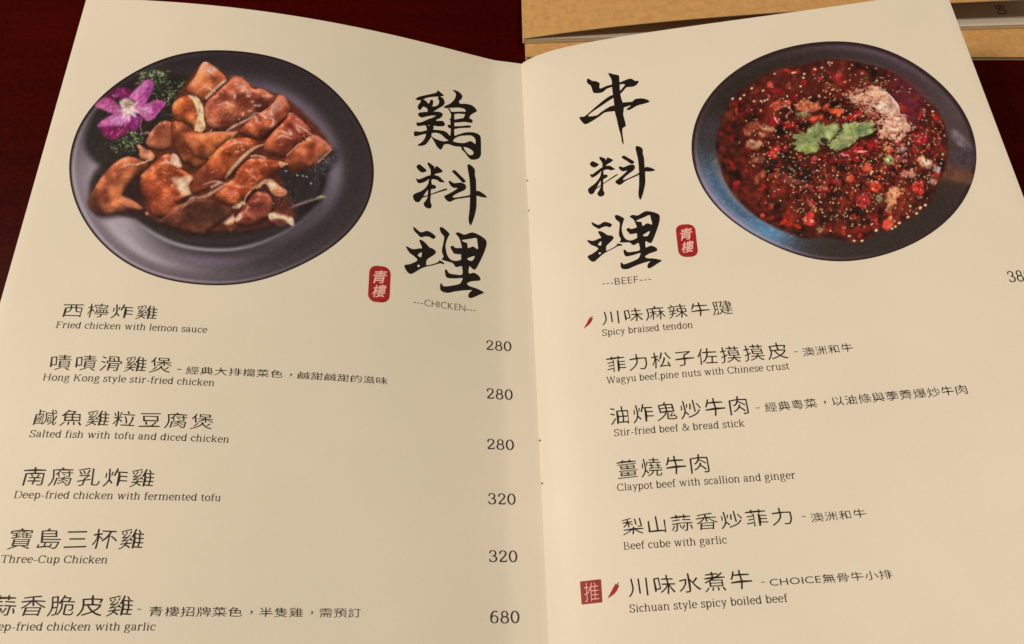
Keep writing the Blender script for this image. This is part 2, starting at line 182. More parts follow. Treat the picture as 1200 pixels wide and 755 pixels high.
    ('R', '理', [[[[31.87,-108.82],[32.98,-109.6],[35.01,-110.84],[37.43,-109.78],[39.24,-110.19],[40.96,-111.34],[40.97,-112.32],[39.95,-112.97],[38.37,-112.28],[36.59,-112.5],[35.05,-113.1],[33.48,-111.93],[32.13,-110.47]]],[[[34.41,-114.42],[35.74,-114.42],[37.31,-115.6],[38.66,-116.95],[40.44,-117.46],[41.35,-118.74],[40.47,-120.07],[37.85,-122.38],[37.44,-124.1],[37.67,-124.99],[40.73,-123.81],[42.5,-122.68],[42.72,-121.98],[44.73,-122.79],[44.51,-123.53],[43.18,-123.32],[40.3,-124.58],[37.25,-125.76],[35.09,-127.01],[32.97,-128.72],[31.49,-129.71],[30.2,-129.35],[29.11,-127.91],[28.72,-126.36],[30.75,-125.6],[33.3,-124.04],[33.71,-123.05],[32.38,-121.85],[30.63,-120.73],[29.05,-118.39],[29.69,-118.14],[31.88,-118.88],[34.49,-118.12],[35.57,-117.8],[35.11,-116.45]],[[33.89,-121.15],[35.48,-119.71],[35.21,-121.87]],[[33.77,-125.82],[34.32,-125.28],[34.89,-125.75],[34.35,-126.38]]],[[[42.83,-107.33],[44.19,-107.08],[46.95,-109.29],[46.49,-110.84],[45.6,-113.44],[45.38,-115.9],[46.07,-119.15],[47.43,-120.83],[49.24,-121.24],[51.06,-120.71],[52.21,-120.04],[53.82,-119.29],[53.8,-122.18],[51.5,-123.26],[49.69,-123.88],[48.33,-122.34],[46.08,-122.0],[43.83,-121.51],[44.5,-120.12],[43.81,-117.61],[44.46,-113.64],[44.68,-111.17],[43.3,-109.46]]],[[[49.71,-108.54],[51.11,-108.03],[53.43,-108.6],[56.74,-107.0],[59.57,-107.49],[62.39,-108.99],[63.16,-110.86],[62.28,-114.47],[60.32,-119.19],[57.93,-123.66],[56.09,-123.0],[54.95,-121.99],[52.42,-122.4],[51.98,-120.08],[51.99,-117.67],[52.37,-115.18],[51.33,-110.96],[49.95,-109.24]],[[52.4,-111.36],[55.77,-110.17],[58.6,-109.26],[59.04,-111.07],[59.23,-114.25],[57.13,-113.38],[55.02,-114.47],[54.57,-112.35],[53.42,-112.07]],[[54.51,-119.42],[57.78,-117.67],[56.59,-120.04]]],[[[47.42,-115.31],[48.56,-114.62],[49.71,-115.39],[52.7,-115.03],[52.68,-117.55],[49.24,-118.04],[48.33,-117.09]]],[[[52.2,-121.48],[55.88,-120.88],[55.36,-122.88],[55.24,-125.75],[57.44,-125.17],[59.27,-126.08],[60.09,-127.14],[59.7,-128.28],[56.48,-129.1],[54.41,-130.35],[55.54,-131.35],[58.27,-131.87],[61.45,-133.19],[59.6,-134.48],[55.94,-136.47],[54.82,-135.62],[55.52,-133.9],[56.44,-132.98],[52.81,-133.6],[49.22,-134.58],[46.12,-135.62],[43.47,-134.95],[43.24,-132.25],[43.89,-132.05],[44.56,-132.96],[47.0,-132.52],[51.02,-131.09],[52.16,-129.52],[52.39,-128.31],[49.68,-128.87],[46.55,-129.2],[45.43,-128.44],[45.11,-125.93],[45.87,-125.71],[46.98,-127.04],[49.68,-127.18],[52.4,-126.67],[52.32,-123.37]]]]),
]
PLATE_MAP = {"L":[[-141.671,-93.089],[9.988,-79.531],[-0.993,7.757],[0.111,-0.806],[-0.015,0.096],[62.578,6.464],[-5.967,-3.438],[0.655,0.266],[-0.099,0.018],[1.77,3.209],[0.081,-1.839],[-0.056,0.372],[1.102,0.448],[-0.106,-0.511],[0.315,-0.197]],"R":[[144.757,-86.302],[-16.932,-82.985],[1.596,7.903],[-0.151,-0.744],[0.027,0.066],[65.337,-9.395],[-5.495,4.236],[0.426,-0.805],[-0.024,0.099],[-2.688,0.03],[0.593,0.046],[-0.062,0.027],[-0.046,-0.16],[-0.063,-0.106],[0.073,0.212]]}
PROFILE = {"L":[[0.0,0.0],[2.994,0.73],[5.951,1.355],[8.864,1.94],[11.742,2.498],[14.593,3.127],[17.425,4.117],[20.243,5.145],[23.052,6.198],[25.855,7.268],[28.654,8.348],[31.451,9.433],[34.247,10.519],[37.044,11.604],[39.843,12.685],[42.644,13.76],[45.447,14.827],[48.254,15.885],[51.065,16.934],[53.88,17.972],[56.699,18.998],[59.523,20.011],[62.351,21.012],[65.184,21.999],[68.022,22.972],[70.864,23.931],[73.712,24.875],[76.565,25.803],[79.422,26.716],[82.285,27.614],[85.153,28.495],[88.025,29.36],[90.903,30.208],[93.785,31.039],[96.673,31.854],[99.565,32.651],[102.461,33.432],[105.363,34.194],[108.269,34.939],[111.179,35.666],[114.094,36.376],[117.014,37.067],[119.937,37.74],[122.865,38.395],[125.796,39.032],[128.732,39.65],[131.671,40.25],[134.615,40.831],[137.561,41.394],[140.512,41.938],[143.465,42.463],[146.422,42.969],[149.382,43.457],[152.345,43.925],[155.312,44.375],[158.28,44.806],[161.252,45.218],[164.226,45.611],[167.203,45.985],[170.182,46.339],[173.163,46.675],[176.146,46.992],[179.128,47.316],[182.109,47.656],[185.091,47.988],[188.073,48.31],[191.057,48.624],[194.041,48.928],[197.027,49.225],[200.013,49.512],[203.0,49.79],[205.988,50.06]],"R":[[0.0,0.0],[2.266,1.964],[4.716,3.693],[7.303,5.21],[9.987,6.549],[12.74,7.741],[15.542,8.814],[18.378,9.79],[21.24,10.689],[24.122,11.523],[27.018,12.305],[29.926,13.042],[32.844,13.742],[35.768,14.41],[38.699,15.051],[41.635,15.668],[44.575,16.265],[47.518,16.844],[50.465,17.407],[53.414,17.956],[56.366,18.492],[59.32,19.018],[62.275,19.533],[65.232,20.039],[68.19,20.538],[71.15,21.029],[74.11,21.514],[77.072,21.992],[80.034,22.466],[82.997,22.935],[85.961,23.4],[88.926,23.861],[91.89,24.319],[94.856,24.774],[97.821,25.227],[100.787,25.678],[103.754,26.127],[106.72,26.574],[109.687,27.02],[112.653,27.466],[115.62,27.911],[118.587,28.356],[121.554,28.8],[124.521,29.245],[127.487,29.691],[130.454,30.137],[133.42,30.585],[136.387,31.033],[139.353,31.483],[142.319,31.935],[145.284,32.388],[148.249,32.844],[151.214,33.302],[154.179,33.763],[157.143,34.226],[160.106,34.692],[163.069,35.161],[166.032,35.634],[168.994,36.11],[171.955,36.59],[174.916,37.073],[177.877,37.557],[180.838,38.035],[183.8,38.513],[186.762,38.991],[189.723,39.469],[192.685,39.947],[195.647,40.425],[198.608,40.902],[201.57,41.38],[204.532,41.858],[207.494,42.336]]}
# ---------------------------------------------------------------- printed food pictures
# The two pictures printed on the pages are flat print: they are painted here with brush
# strokes into a small colour array, which then colours the vertices of the printed sheet.
class Art:
    # frames: name -> (origin x, origin y, scale) of the sketch sheets the shapes were drawn on
    FR = {'A': (90, 60, 6.294), 'B': (210, 60, 6.294), 'C': (90, 160, 6.294), 'D': (210, 160, 6.294),
          'E': (280, 110, 6.294), 'F': (80, 220, 6.289), 'G': (250, 220, 6.289), 'Z': (60, 40, 2.435),
          'a': (810, 45, 5.594), 'b': (970, 45, 5.594), 'c': (810, 170, 5.394), 'd': (970, 170, 5.394),
          'e': (920, 120, 9.433), 'z': (790, 40, 2.6975)}
    K = 2.0
    def __init__(s, x0, y0, x1, y1, seed):
        s.x0, s.y0 = x0, y0
        s.W, s.H = int((x1 - x0) * s.K), int((y1 - y0) * s.K)
        s.im = np.zeros((s.H, s.W, 3)); s.im[:] = 0
        s.rs = np.random.RandomState(seed)
        s.gy, s.gx = np.mgrid[0:s.H, 0:s.W].astype(float)
        s.N = np.clip(1 + .055 * s.noise((s.H, s.W), 1) + .06 * s.noise((s.H, s.W), 3), .7, 1.3)[..., None]
    def px(s, f, pts):
        ox, oy, sc = s.FR[f]
        p = np.array(pts, float).reshape(-1, 2)
        return np.stack([(p[:, 0] / sc + ox - s.x0) * s.K, (p[:, 1] / sc + oy - s.y0) * s.K], 1)
    @staticmethod
    def smooth(p, n=4, closed=True):
        q = np.vstack([p[-1:], p, p[:2]]) if closed else np.vstack([2*p[0]-p[1], p, 2*p[-1]-p[-2]])
        out = []
        for i in range(1, len(q) - 2):
            a, b, c, d = q[i-1], q[i], q[i+1], q[i+2]
            for k in range(n):
                t = k / n
                out.append(.5*((2*b)+(c-a)*t+(2*a-5*b+4*c-d)*t*t+(3*b-a-3*c+d)*t**3))
        if not closed: out.append(p[-1])
        return np.array(out)
    @staticmethod
    def soft(p):
        # rounds each corner only a little, so cut pieces keep their angles
        a, b = np.roll(p, 1, 0), np.roll(p, -1, 0); out = []
        for i in range(len(p)):
            out += [p[i] + (a[i]-p[i])*.28, p[i] + (a[i]-p[i])*.1 + (b[i]-p[i])*.1, p[i] + (b[i]-p[i])*.28]
        return np.array(out)
    @staticmethod
    def blur(m, r):
        r = int(round(r))
        if r < 1: return m
        for _ in range(3):
            for ax in (0, 1):
                pad = [(0, 0), (0, 0)]; pad[ax] = (r + 1, r)
                c = np.cumsum(np.pad(m, pad, mode='edge'), axis=ax)
                n = m.shape[ax]
                m = (np.take(c, range(2*r+1, 2*r+1+n), ax) - np.take(c, range(0, n), ax)) / (2*r+1)
        return m
    def mask(s, p, blur=0, m=None):
        mg = blur * 4 + 3
        x0 = max(0, int(p[:, 0].min() - mg)); x1 = min(s.W, int(p[:, 0].max() + mg) + 1)
        y0 = max(0, int(p[:, 1].min() - mg)); y1 = min(s.H, int(p[:, 1].max() + mg) + 1)
        if x1 <= x0 or y1 <= y0: return None
        acc = np.zeros((y1 - y0, x1 - x0))
        for dx, dy in ((.25, .25), (-.25, .25), (.25, -.25), (-.25, -.25)):
            gx = s.gx[y0:y1, x0:x1] + dx; gy = s.gy[y0:y1, x0:x1] + dy
            ins = np.zeros(gx.shape, bool)
            for i in range(len(p)):
                ax, ay = p[i-1]; bx, by = p[i]
                if ay == by: continue
                c = ((ay > gy) != (by > gy)) & (gx < (bx-ax)*(gy-ay)/(by-ay)+ax)
                ins ^= c
            acc += ins
        acc /= 4
        return (slice(y0, y1), slice(x0, x1)), (Art.blur(acc, blur) if blur >= 1 else acc)
    def put(s, sl, m, col, al=1.0):
        m = (m * al)[..., None]
        c = np.array(col, float) * s.N[sl] if not isinstance(col, np.ndarray) else col
        s.im[sl] = s.im[sl] * (1 - m) + c * m
    def P(s, f, pts, col, blur=0.0, al=1.0, sm=True):
        p = s.px(f, pts)
        if sm: p = s.smooth(p)
        r = s.mask(p, blur)
        if r: s.put(r[0], r[1], col, al)
    def S(s, f, pts, w, col, blur=0.0, al=1.0, taper=False):
        p = s.px(f, pts)
        if len(p) > 2: p = s.smooth(p, 5, False)
        w = w / s.FR[f][2] * s.K / 2
        d = np.gradient(p, axis=0); d /= np.linalg.norm(d, axis=1)[:, None] + 1e-9
        n = np.stack([-d[:, 1], d[:, 0]], 1)
        ww = w * (np.sin(np.linspace(.15, np.pi - .15, len(p)))[:, None] if taper else np.ones((len(p), 1)))
        q = np.vstack([p + n * ww, (p - n * ww)[::-1]])
        r = s.mask(q, blur)
        if r: s.put(r[0], r[1], col, al)
    def noise(s, shape, r, seed=None):
        n = s.rs.rand(*shape) if seed is None else np.random.RandomState(seed).rand(*shape)
        n = Art.blur(n, r); n -= n.mean(); return n / (n.std() + 1e-9)
    # a rounded piece of meat as the photographer's lamp showed it: lit from the upper right
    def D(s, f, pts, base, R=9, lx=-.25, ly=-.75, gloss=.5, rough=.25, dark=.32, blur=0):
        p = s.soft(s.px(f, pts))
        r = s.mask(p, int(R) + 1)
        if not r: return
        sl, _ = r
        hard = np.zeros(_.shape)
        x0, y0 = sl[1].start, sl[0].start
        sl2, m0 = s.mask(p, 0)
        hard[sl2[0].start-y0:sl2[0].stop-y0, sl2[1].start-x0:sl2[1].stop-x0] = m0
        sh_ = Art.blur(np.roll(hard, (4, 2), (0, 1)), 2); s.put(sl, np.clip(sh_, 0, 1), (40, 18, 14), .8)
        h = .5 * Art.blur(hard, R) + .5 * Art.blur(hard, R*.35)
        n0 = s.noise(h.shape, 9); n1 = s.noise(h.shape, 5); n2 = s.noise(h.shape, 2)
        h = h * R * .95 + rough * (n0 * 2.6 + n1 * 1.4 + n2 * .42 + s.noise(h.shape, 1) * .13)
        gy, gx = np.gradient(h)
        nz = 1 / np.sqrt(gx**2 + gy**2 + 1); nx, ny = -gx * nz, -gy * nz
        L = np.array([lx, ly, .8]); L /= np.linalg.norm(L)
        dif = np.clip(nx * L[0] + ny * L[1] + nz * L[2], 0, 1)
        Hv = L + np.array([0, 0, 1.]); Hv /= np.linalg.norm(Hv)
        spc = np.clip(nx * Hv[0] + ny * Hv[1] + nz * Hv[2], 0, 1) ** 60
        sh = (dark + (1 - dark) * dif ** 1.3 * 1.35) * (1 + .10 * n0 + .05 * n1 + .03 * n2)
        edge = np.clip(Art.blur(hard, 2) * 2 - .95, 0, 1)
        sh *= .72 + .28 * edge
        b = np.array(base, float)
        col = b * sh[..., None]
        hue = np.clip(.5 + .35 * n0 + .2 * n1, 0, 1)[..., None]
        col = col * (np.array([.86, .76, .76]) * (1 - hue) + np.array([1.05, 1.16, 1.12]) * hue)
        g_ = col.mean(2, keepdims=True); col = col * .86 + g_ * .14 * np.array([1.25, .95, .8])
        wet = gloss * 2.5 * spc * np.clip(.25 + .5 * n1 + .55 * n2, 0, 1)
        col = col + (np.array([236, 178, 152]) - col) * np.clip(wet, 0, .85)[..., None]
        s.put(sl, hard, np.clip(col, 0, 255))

def paint_chicken():
    a = Art(78, 54, 442, 338, 3)
    X, Y = a.gx / a.K + a.x0, a.gy / a.K + a.y0
    rho = PLATE_L.rho(X, Y); th = np.degrees(np.arctan2(-(Y - PLATE_L.c[1]) * 1.3, X - PLATE_L.c[0]))      # 0 right, 90 top, 180 left
    def ang(c0, w): return np.exp(-(((th - c0 + 180) % 360 - 180) / w) ** 2)
    def rad(r0, w): return np.exp(-((rho - r0) / w) ** 2)
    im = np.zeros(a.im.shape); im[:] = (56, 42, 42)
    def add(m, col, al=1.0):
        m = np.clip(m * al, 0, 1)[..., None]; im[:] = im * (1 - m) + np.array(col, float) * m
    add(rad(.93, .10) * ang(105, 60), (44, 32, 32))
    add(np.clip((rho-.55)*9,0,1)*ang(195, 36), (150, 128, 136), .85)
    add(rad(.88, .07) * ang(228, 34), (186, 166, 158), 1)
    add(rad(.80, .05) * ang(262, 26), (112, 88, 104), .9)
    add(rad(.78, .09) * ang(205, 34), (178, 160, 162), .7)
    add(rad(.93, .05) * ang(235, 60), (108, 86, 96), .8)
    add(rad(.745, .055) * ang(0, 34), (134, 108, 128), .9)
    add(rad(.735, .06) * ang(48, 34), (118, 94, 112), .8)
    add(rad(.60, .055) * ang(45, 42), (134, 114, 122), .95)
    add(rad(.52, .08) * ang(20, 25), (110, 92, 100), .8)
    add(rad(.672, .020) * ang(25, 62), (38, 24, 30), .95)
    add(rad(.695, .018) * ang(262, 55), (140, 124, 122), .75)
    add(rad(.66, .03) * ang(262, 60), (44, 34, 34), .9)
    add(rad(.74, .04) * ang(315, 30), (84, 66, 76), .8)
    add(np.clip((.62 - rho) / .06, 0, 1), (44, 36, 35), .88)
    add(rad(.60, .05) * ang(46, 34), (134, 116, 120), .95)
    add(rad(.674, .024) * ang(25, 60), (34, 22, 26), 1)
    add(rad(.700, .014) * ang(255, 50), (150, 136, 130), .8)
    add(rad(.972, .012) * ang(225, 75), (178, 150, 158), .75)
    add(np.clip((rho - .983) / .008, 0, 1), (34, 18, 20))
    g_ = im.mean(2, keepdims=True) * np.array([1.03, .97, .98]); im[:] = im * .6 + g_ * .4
    a.im = im
    P, S, D = a.P, a.S, a.D
    # shade under garnish and meat
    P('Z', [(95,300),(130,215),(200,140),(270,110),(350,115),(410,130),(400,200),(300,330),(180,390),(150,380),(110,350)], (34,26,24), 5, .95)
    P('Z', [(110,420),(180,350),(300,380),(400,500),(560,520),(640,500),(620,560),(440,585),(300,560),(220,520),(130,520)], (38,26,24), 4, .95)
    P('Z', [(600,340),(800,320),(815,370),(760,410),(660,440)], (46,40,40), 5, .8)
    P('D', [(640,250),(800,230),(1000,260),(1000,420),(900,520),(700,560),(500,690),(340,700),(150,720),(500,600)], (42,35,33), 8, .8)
    # parsley
    def leaves(f, x0, y0, x1, y1, n, cols, lo=5, hi=20):
        for _ in range(n):
            x = a.rs.uniform(x0, x1); y = a.rs.uniform(y0, y1); t = a.rs.uniform(0, 6.3); l = a.rs.uniform(lo, hi)
            k = cols[a.rs.randint(len(cols))]; j = a.rs.uniform(.75, 1.15)
            S(f, [(x, y), (x+l*math.cos(t), y+l*math.sin(t)*.7), (x+l*1.7*math.cos(t+.5), y+l*1.3*math.sin(t+.5))], a.rs.uniform(7, 15), tuple(v*j for v in k), 0, .9, True)
    G1 = [(52,66,40),(28,36,24),(84,98,58),(122,130,86),(38,50,30),(66,80,48)]
    leaves('A', 440, 150, 660, 230, 110, G1 + [(130,132,92),(140,140,100)])
    leaves('A', 540, 215, 800, 390, 150, G1 + [(110,110,80)])
    leaves('A', 520, 390, 720, 560, 60, G1[:3])
    leaves('A', 240, 590, 500, 740, 150, G1 + [(104,100,72)])
    leaves('A', 150, 640, 330, 820, 50, [(30,32,24),(40,38,28),(52,50,36)])
    for x, y in ((480,165),(545,180),(600,155),(630,170),(490,190),(570,150)): P('A', [(x-14,y),(x,y-13),(x+15,y),(x+2,y+13)], (146,146,108), 1, .9)
    # orchid
    P('A', [(215,350),(250,300),(320,265),(388,280),(398,325),(345,350),(300,345),(260,380)], (96,18,62), 1)
    P('A', [(280,300),(340,280),(380,300),(360,330),(310,330)], (128,34,84), 2, .7)
    P('A', [(132,402),(190,350),(240,350),(290,380),(325,430),(290,465),(240,450),(180,425)], (170, 72, 122), 1)
    P('A', [(140,402),(200,385),(250,400),(300,435),(280,455),(220,435)], (186,100,146), 2, .7)
    P('A', [(380,342),(430,280),(480,230),(530,210),(562,228),(556,290),(530,340),(495,392),(450,390),(410,352)], (176, 78, 138), 1)
    P('A', [(395,342),(440,285),(490,240),(520,226),(470,300),(430,352)], (204, 128, 162), 2, .8)
    P('A', [(500,300),(550,240),(545,300),(510,350)], (100,24,92), 2, .6)
    P('A', [(425,400),(520,385),(590,360),(655,382),(622,432),(572,490),(520,517),(470,475),(430,435)], (184, 80, 134), 1)
    P('A', [(440,405),(520,400),(560,425),(520,490),(480,460)], (206,140,178), 3, .75)
    P('A', [(560,400),(640,380),(600,440),(560,460)], (128,26,98), 2, .6)
    P('A', [(150,548),(190,508),(260,470),(340,450),(385,470),(390,545),(330,552),(240,558),(180,562)], (182, 88, 142), 1)
    P('A', [(175,560),(300,556),(392,535),(380,592),(310,632),(250,655),(200,622)], (116,22,70), 2)
    P('A', [(380,470),(470,482),(476,530),(430,582),(392,560)], (124,32,96), 1)
    P('A', [(225,520),(300,480),(360,470),(370,520),(300,530)], (208,150,190), 3, .75)
    for f_ in ([(215,350),(320,268),(398,325),(300,345)], [(135,402),(240,350),(325,430),(240,450)], [(380,342),(530,210),(556,290),(450,390)], [(425,400),(655,382),(520,517)], [(150,548),(340,450),(390,545)], [(200,600),(392,535),(300,640)], [(380,470),(470,482),(430,582)]):
        t_ = np.array(f_, float)
        for _ in range(26):
            w_ = a.rs.dirichlet([1.2] * len(t_)); x, y = w_ @ t_; d_ = np.array([x - 375, y - 425]); d_ /= np.linalg.norm(d_) + 1e-6; l_ = a.rs.uniform(12, 30)
            S('A', [(x, y), (x + d_[0]*l_, y + d_[1]*l_)], a.rs.uniform(3, 7), (232, 176, 200) if a.rs.rand() < .5 else (104, 20, 70), 0, a.rs.uniform(.2, .5))
    for dx, dy in ((-70,20),(-55,-50),(60,60),(85,25),(10,90),(-40,70),(70,-45)):
        S('A', [(375,425),(375+dx*.6,425+dy*.6),(375+dx*1.1,425+dy*1.1)], 26, (226,190,198), 1, .8, True)
    P('A', [(325,360),(380,350),(425,390),(420,440),(380,470),(340,450),(320,400)], (226,196,184), 2, .9)
    P('A', [(345,372),(390,362),(415,395),(385,415),(350,405)], (172,140,112), 1, .9)
    S('A', [(360,385),(385,395),(410,388)], 7, (120,80,60), 0, .8)
    S('A', [(480,495),(468,555),(480,600),(500,612)], 7, (150,98,106), 0, .9)
    P('Z', [(385,140),(440,90),(520,130),(600,160),(680,190),(800,320),(740,380),(670,380),(600,440),(560,540),(430,560),(280,520),(250,400),(270,330),(340,260),(350,200)], (92,40,26), 3, .95)
    P('Z', [(560,470),(640,400),(670,450),(690,520),(520,560)], (84,36,28), 3, .9)
    # meat: back row
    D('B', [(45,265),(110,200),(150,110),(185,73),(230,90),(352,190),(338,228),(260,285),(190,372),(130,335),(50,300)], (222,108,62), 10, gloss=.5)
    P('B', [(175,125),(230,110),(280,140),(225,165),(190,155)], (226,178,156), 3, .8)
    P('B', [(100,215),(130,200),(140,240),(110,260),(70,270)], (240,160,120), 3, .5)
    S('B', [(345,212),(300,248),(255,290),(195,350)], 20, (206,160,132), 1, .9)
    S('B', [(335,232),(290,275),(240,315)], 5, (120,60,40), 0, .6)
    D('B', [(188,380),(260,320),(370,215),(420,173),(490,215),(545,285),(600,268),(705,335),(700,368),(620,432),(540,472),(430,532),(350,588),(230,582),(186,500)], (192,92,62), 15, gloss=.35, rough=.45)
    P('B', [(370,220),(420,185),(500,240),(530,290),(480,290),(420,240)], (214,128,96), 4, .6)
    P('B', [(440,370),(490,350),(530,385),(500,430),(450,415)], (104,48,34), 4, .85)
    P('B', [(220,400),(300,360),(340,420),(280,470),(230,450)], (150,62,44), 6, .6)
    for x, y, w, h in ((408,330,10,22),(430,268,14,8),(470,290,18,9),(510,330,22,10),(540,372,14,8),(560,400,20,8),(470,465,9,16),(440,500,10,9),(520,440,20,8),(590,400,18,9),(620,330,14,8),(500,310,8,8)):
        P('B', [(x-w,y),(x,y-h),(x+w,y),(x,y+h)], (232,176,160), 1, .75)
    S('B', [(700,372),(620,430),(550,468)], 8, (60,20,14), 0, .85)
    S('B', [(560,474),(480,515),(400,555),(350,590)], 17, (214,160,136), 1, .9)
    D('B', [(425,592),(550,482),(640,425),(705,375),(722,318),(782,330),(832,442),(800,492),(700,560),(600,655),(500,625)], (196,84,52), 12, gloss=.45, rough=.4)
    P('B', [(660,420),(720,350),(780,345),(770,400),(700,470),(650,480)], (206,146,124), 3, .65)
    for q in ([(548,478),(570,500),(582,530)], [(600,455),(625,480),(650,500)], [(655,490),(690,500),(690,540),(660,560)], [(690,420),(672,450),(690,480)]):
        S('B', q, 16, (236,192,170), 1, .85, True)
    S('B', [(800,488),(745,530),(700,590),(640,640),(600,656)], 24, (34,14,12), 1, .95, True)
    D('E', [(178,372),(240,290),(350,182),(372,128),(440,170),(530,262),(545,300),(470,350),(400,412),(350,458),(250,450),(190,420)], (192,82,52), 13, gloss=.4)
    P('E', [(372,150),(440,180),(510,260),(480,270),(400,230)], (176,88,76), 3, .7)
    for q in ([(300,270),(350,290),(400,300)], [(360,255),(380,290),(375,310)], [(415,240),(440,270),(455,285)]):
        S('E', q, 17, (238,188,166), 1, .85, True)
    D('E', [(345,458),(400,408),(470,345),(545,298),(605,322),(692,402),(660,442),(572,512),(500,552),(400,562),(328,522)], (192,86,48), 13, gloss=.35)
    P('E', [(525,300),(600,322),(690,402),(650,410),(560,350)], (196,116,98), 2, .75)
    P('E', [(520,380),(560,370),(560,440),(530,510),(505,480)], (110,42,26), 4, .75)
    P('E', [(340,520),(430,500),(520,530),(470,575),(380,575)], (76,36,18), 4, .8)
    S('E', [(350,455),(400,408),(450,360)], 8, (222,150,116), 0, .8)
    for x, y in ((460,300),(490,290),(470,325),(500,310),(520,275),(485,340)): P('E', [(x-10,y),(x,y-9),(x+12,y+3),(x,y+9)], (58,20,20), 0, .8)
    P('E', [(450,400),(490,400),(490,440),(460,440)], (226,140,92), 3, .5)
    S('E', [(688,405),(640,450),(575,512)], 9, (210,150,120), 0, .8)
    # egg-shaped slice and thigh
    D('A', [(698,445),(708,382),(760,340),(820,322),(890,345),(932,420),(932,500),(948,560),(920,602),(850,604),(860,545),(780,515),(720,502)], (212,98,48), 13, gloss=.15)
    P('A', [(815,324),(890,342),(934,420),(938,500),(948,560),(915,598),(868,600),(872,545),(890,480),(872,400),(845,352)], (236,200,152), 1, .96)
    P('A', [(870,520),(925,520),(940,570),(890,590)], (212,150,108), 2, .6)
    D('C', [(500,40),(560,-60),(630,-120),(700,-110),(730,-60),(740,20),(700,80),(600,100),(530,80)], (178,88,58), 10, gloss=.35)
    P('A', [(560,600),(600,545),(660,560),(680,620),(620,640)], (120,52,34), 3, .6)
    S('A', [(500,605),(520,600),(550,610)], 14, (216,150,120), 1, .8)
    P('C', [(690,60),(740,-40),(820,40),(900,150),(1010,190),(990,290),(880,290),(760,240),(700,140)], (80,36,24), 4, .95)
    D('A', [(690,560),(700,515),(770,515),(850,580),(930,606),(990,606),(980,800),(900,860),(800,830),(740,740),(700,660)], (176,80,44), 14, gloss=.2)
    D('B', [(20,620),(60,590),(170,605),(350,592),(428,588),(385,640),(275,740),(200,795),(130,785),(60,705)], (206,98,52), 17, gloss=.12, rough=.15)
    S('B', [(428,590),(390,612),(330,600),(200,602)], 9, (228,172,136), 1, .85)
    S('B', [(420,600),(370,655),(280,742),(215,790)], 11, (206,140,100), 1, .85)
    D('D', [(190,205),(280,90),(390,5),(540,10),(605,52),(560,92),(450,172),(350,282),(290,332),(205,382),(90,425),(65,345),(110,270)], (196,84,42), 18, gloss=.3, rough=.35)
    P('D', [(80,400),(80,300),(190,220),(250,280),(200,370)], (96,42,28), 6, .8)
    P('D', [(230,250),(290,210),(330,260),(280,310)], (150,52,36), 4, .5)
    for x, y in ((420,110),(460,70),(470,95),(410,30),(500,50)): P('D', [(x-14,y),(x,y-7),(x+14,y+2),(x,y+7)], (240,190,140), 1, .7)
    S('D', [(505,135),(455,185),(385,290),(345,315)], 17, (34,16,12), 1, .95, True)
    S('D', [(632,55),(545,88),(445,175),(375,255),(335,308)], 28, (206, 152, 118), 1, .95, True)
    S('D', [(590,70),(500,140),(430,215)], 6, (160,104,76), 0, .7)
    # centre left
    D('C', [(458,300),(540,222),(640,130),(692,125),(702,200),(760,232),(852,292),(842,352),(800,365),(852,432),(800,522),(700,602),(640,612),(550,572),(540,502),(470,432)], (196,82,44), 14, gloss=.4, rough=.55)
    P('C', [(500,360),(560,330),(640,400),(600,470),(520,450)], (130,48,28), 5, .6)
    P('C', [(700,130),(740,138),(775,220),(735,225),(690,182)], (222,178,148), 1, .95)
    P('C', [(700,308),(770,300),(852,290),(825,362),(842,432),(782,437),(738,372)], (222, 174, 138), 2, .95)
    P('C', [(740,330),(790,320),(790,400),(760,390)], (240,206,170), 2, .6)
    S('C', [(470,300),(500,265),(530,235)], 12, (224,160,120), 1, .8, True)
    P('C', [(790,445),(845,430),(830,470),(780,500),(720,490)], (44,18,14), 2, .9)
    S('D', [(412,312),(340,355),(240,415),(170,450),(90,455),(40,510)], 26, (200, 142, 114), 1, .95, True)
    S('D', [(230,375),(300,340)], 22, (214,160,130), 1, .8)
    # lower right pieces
    D('D', [(430,240),(530,152),(620,162),(765,182),(778,212),(740,240),(640,290),(640,322),(560,382),(500,452),(430,512),(330,492),(245,440),(330,362),(410,312)], (212,92,50), 13, gloss=.4, rough=.4)
    P('D', [(590,240),(740,240),(650,300),(640,330)], (96,40,24), 3, .85)
    S('D', [(520,145),(580,142),(640,160)], 12, (234,180,146), 1, .85)
    P('D', [(735,185),(775,190),(775,218),(745,225)], (226,172,130), 1, .8)
    for q in ([(400,360),(450,372),(510,368)], [(520,285),(555,300),(580,330)], [(340,420),(400,410),(440,430)]): S('D', q, 15, (232,160,140), 1, .7, True)
    P('D', [(390,380),(480,385),(500,410),(420,420)], (190,62,36), 3, .5)
    S('D', [(640,318),(560,370),(500,430),(480,480)], 10, (200,140,104), 0, .85)
    P('D', [(490,470),(560,390),(640,385),(650,420),(540,470),(500,540),(470,540)], (48,22,18), 2, .9)
    D('D', [(500,482),(560,405),(640,402),(692,470),(692,542),(640,612),(540,652),(440,664),(400,622),(440,562)], (164,72,52), 12, gloss=.3, rough=.5)
    for q in ([(590,430),(600,480)], [(630,430),(640,490)], [(480,490),(500,510),(490,550)]): S('D', q, 14, (200,130,120), 1, .6, True)
    P('D', [(585,350),(640,340),(640,410),(590,400)], (60,34,26), 2, .9)
    P('D', [(560,382),(620,325),(680,315),(735,362),(792,400),(772,437),(700,432),(660,380),(630,345),(590,380)], (206,150,114), 1, .97)
    P('D', [(690,390),(780,400),(765,432),(710,428)], (190,100,62), 2, .8)
    P('D', [(655,345),(700,350),(720,375),(680,370)], (232,196,160), 1, .8)
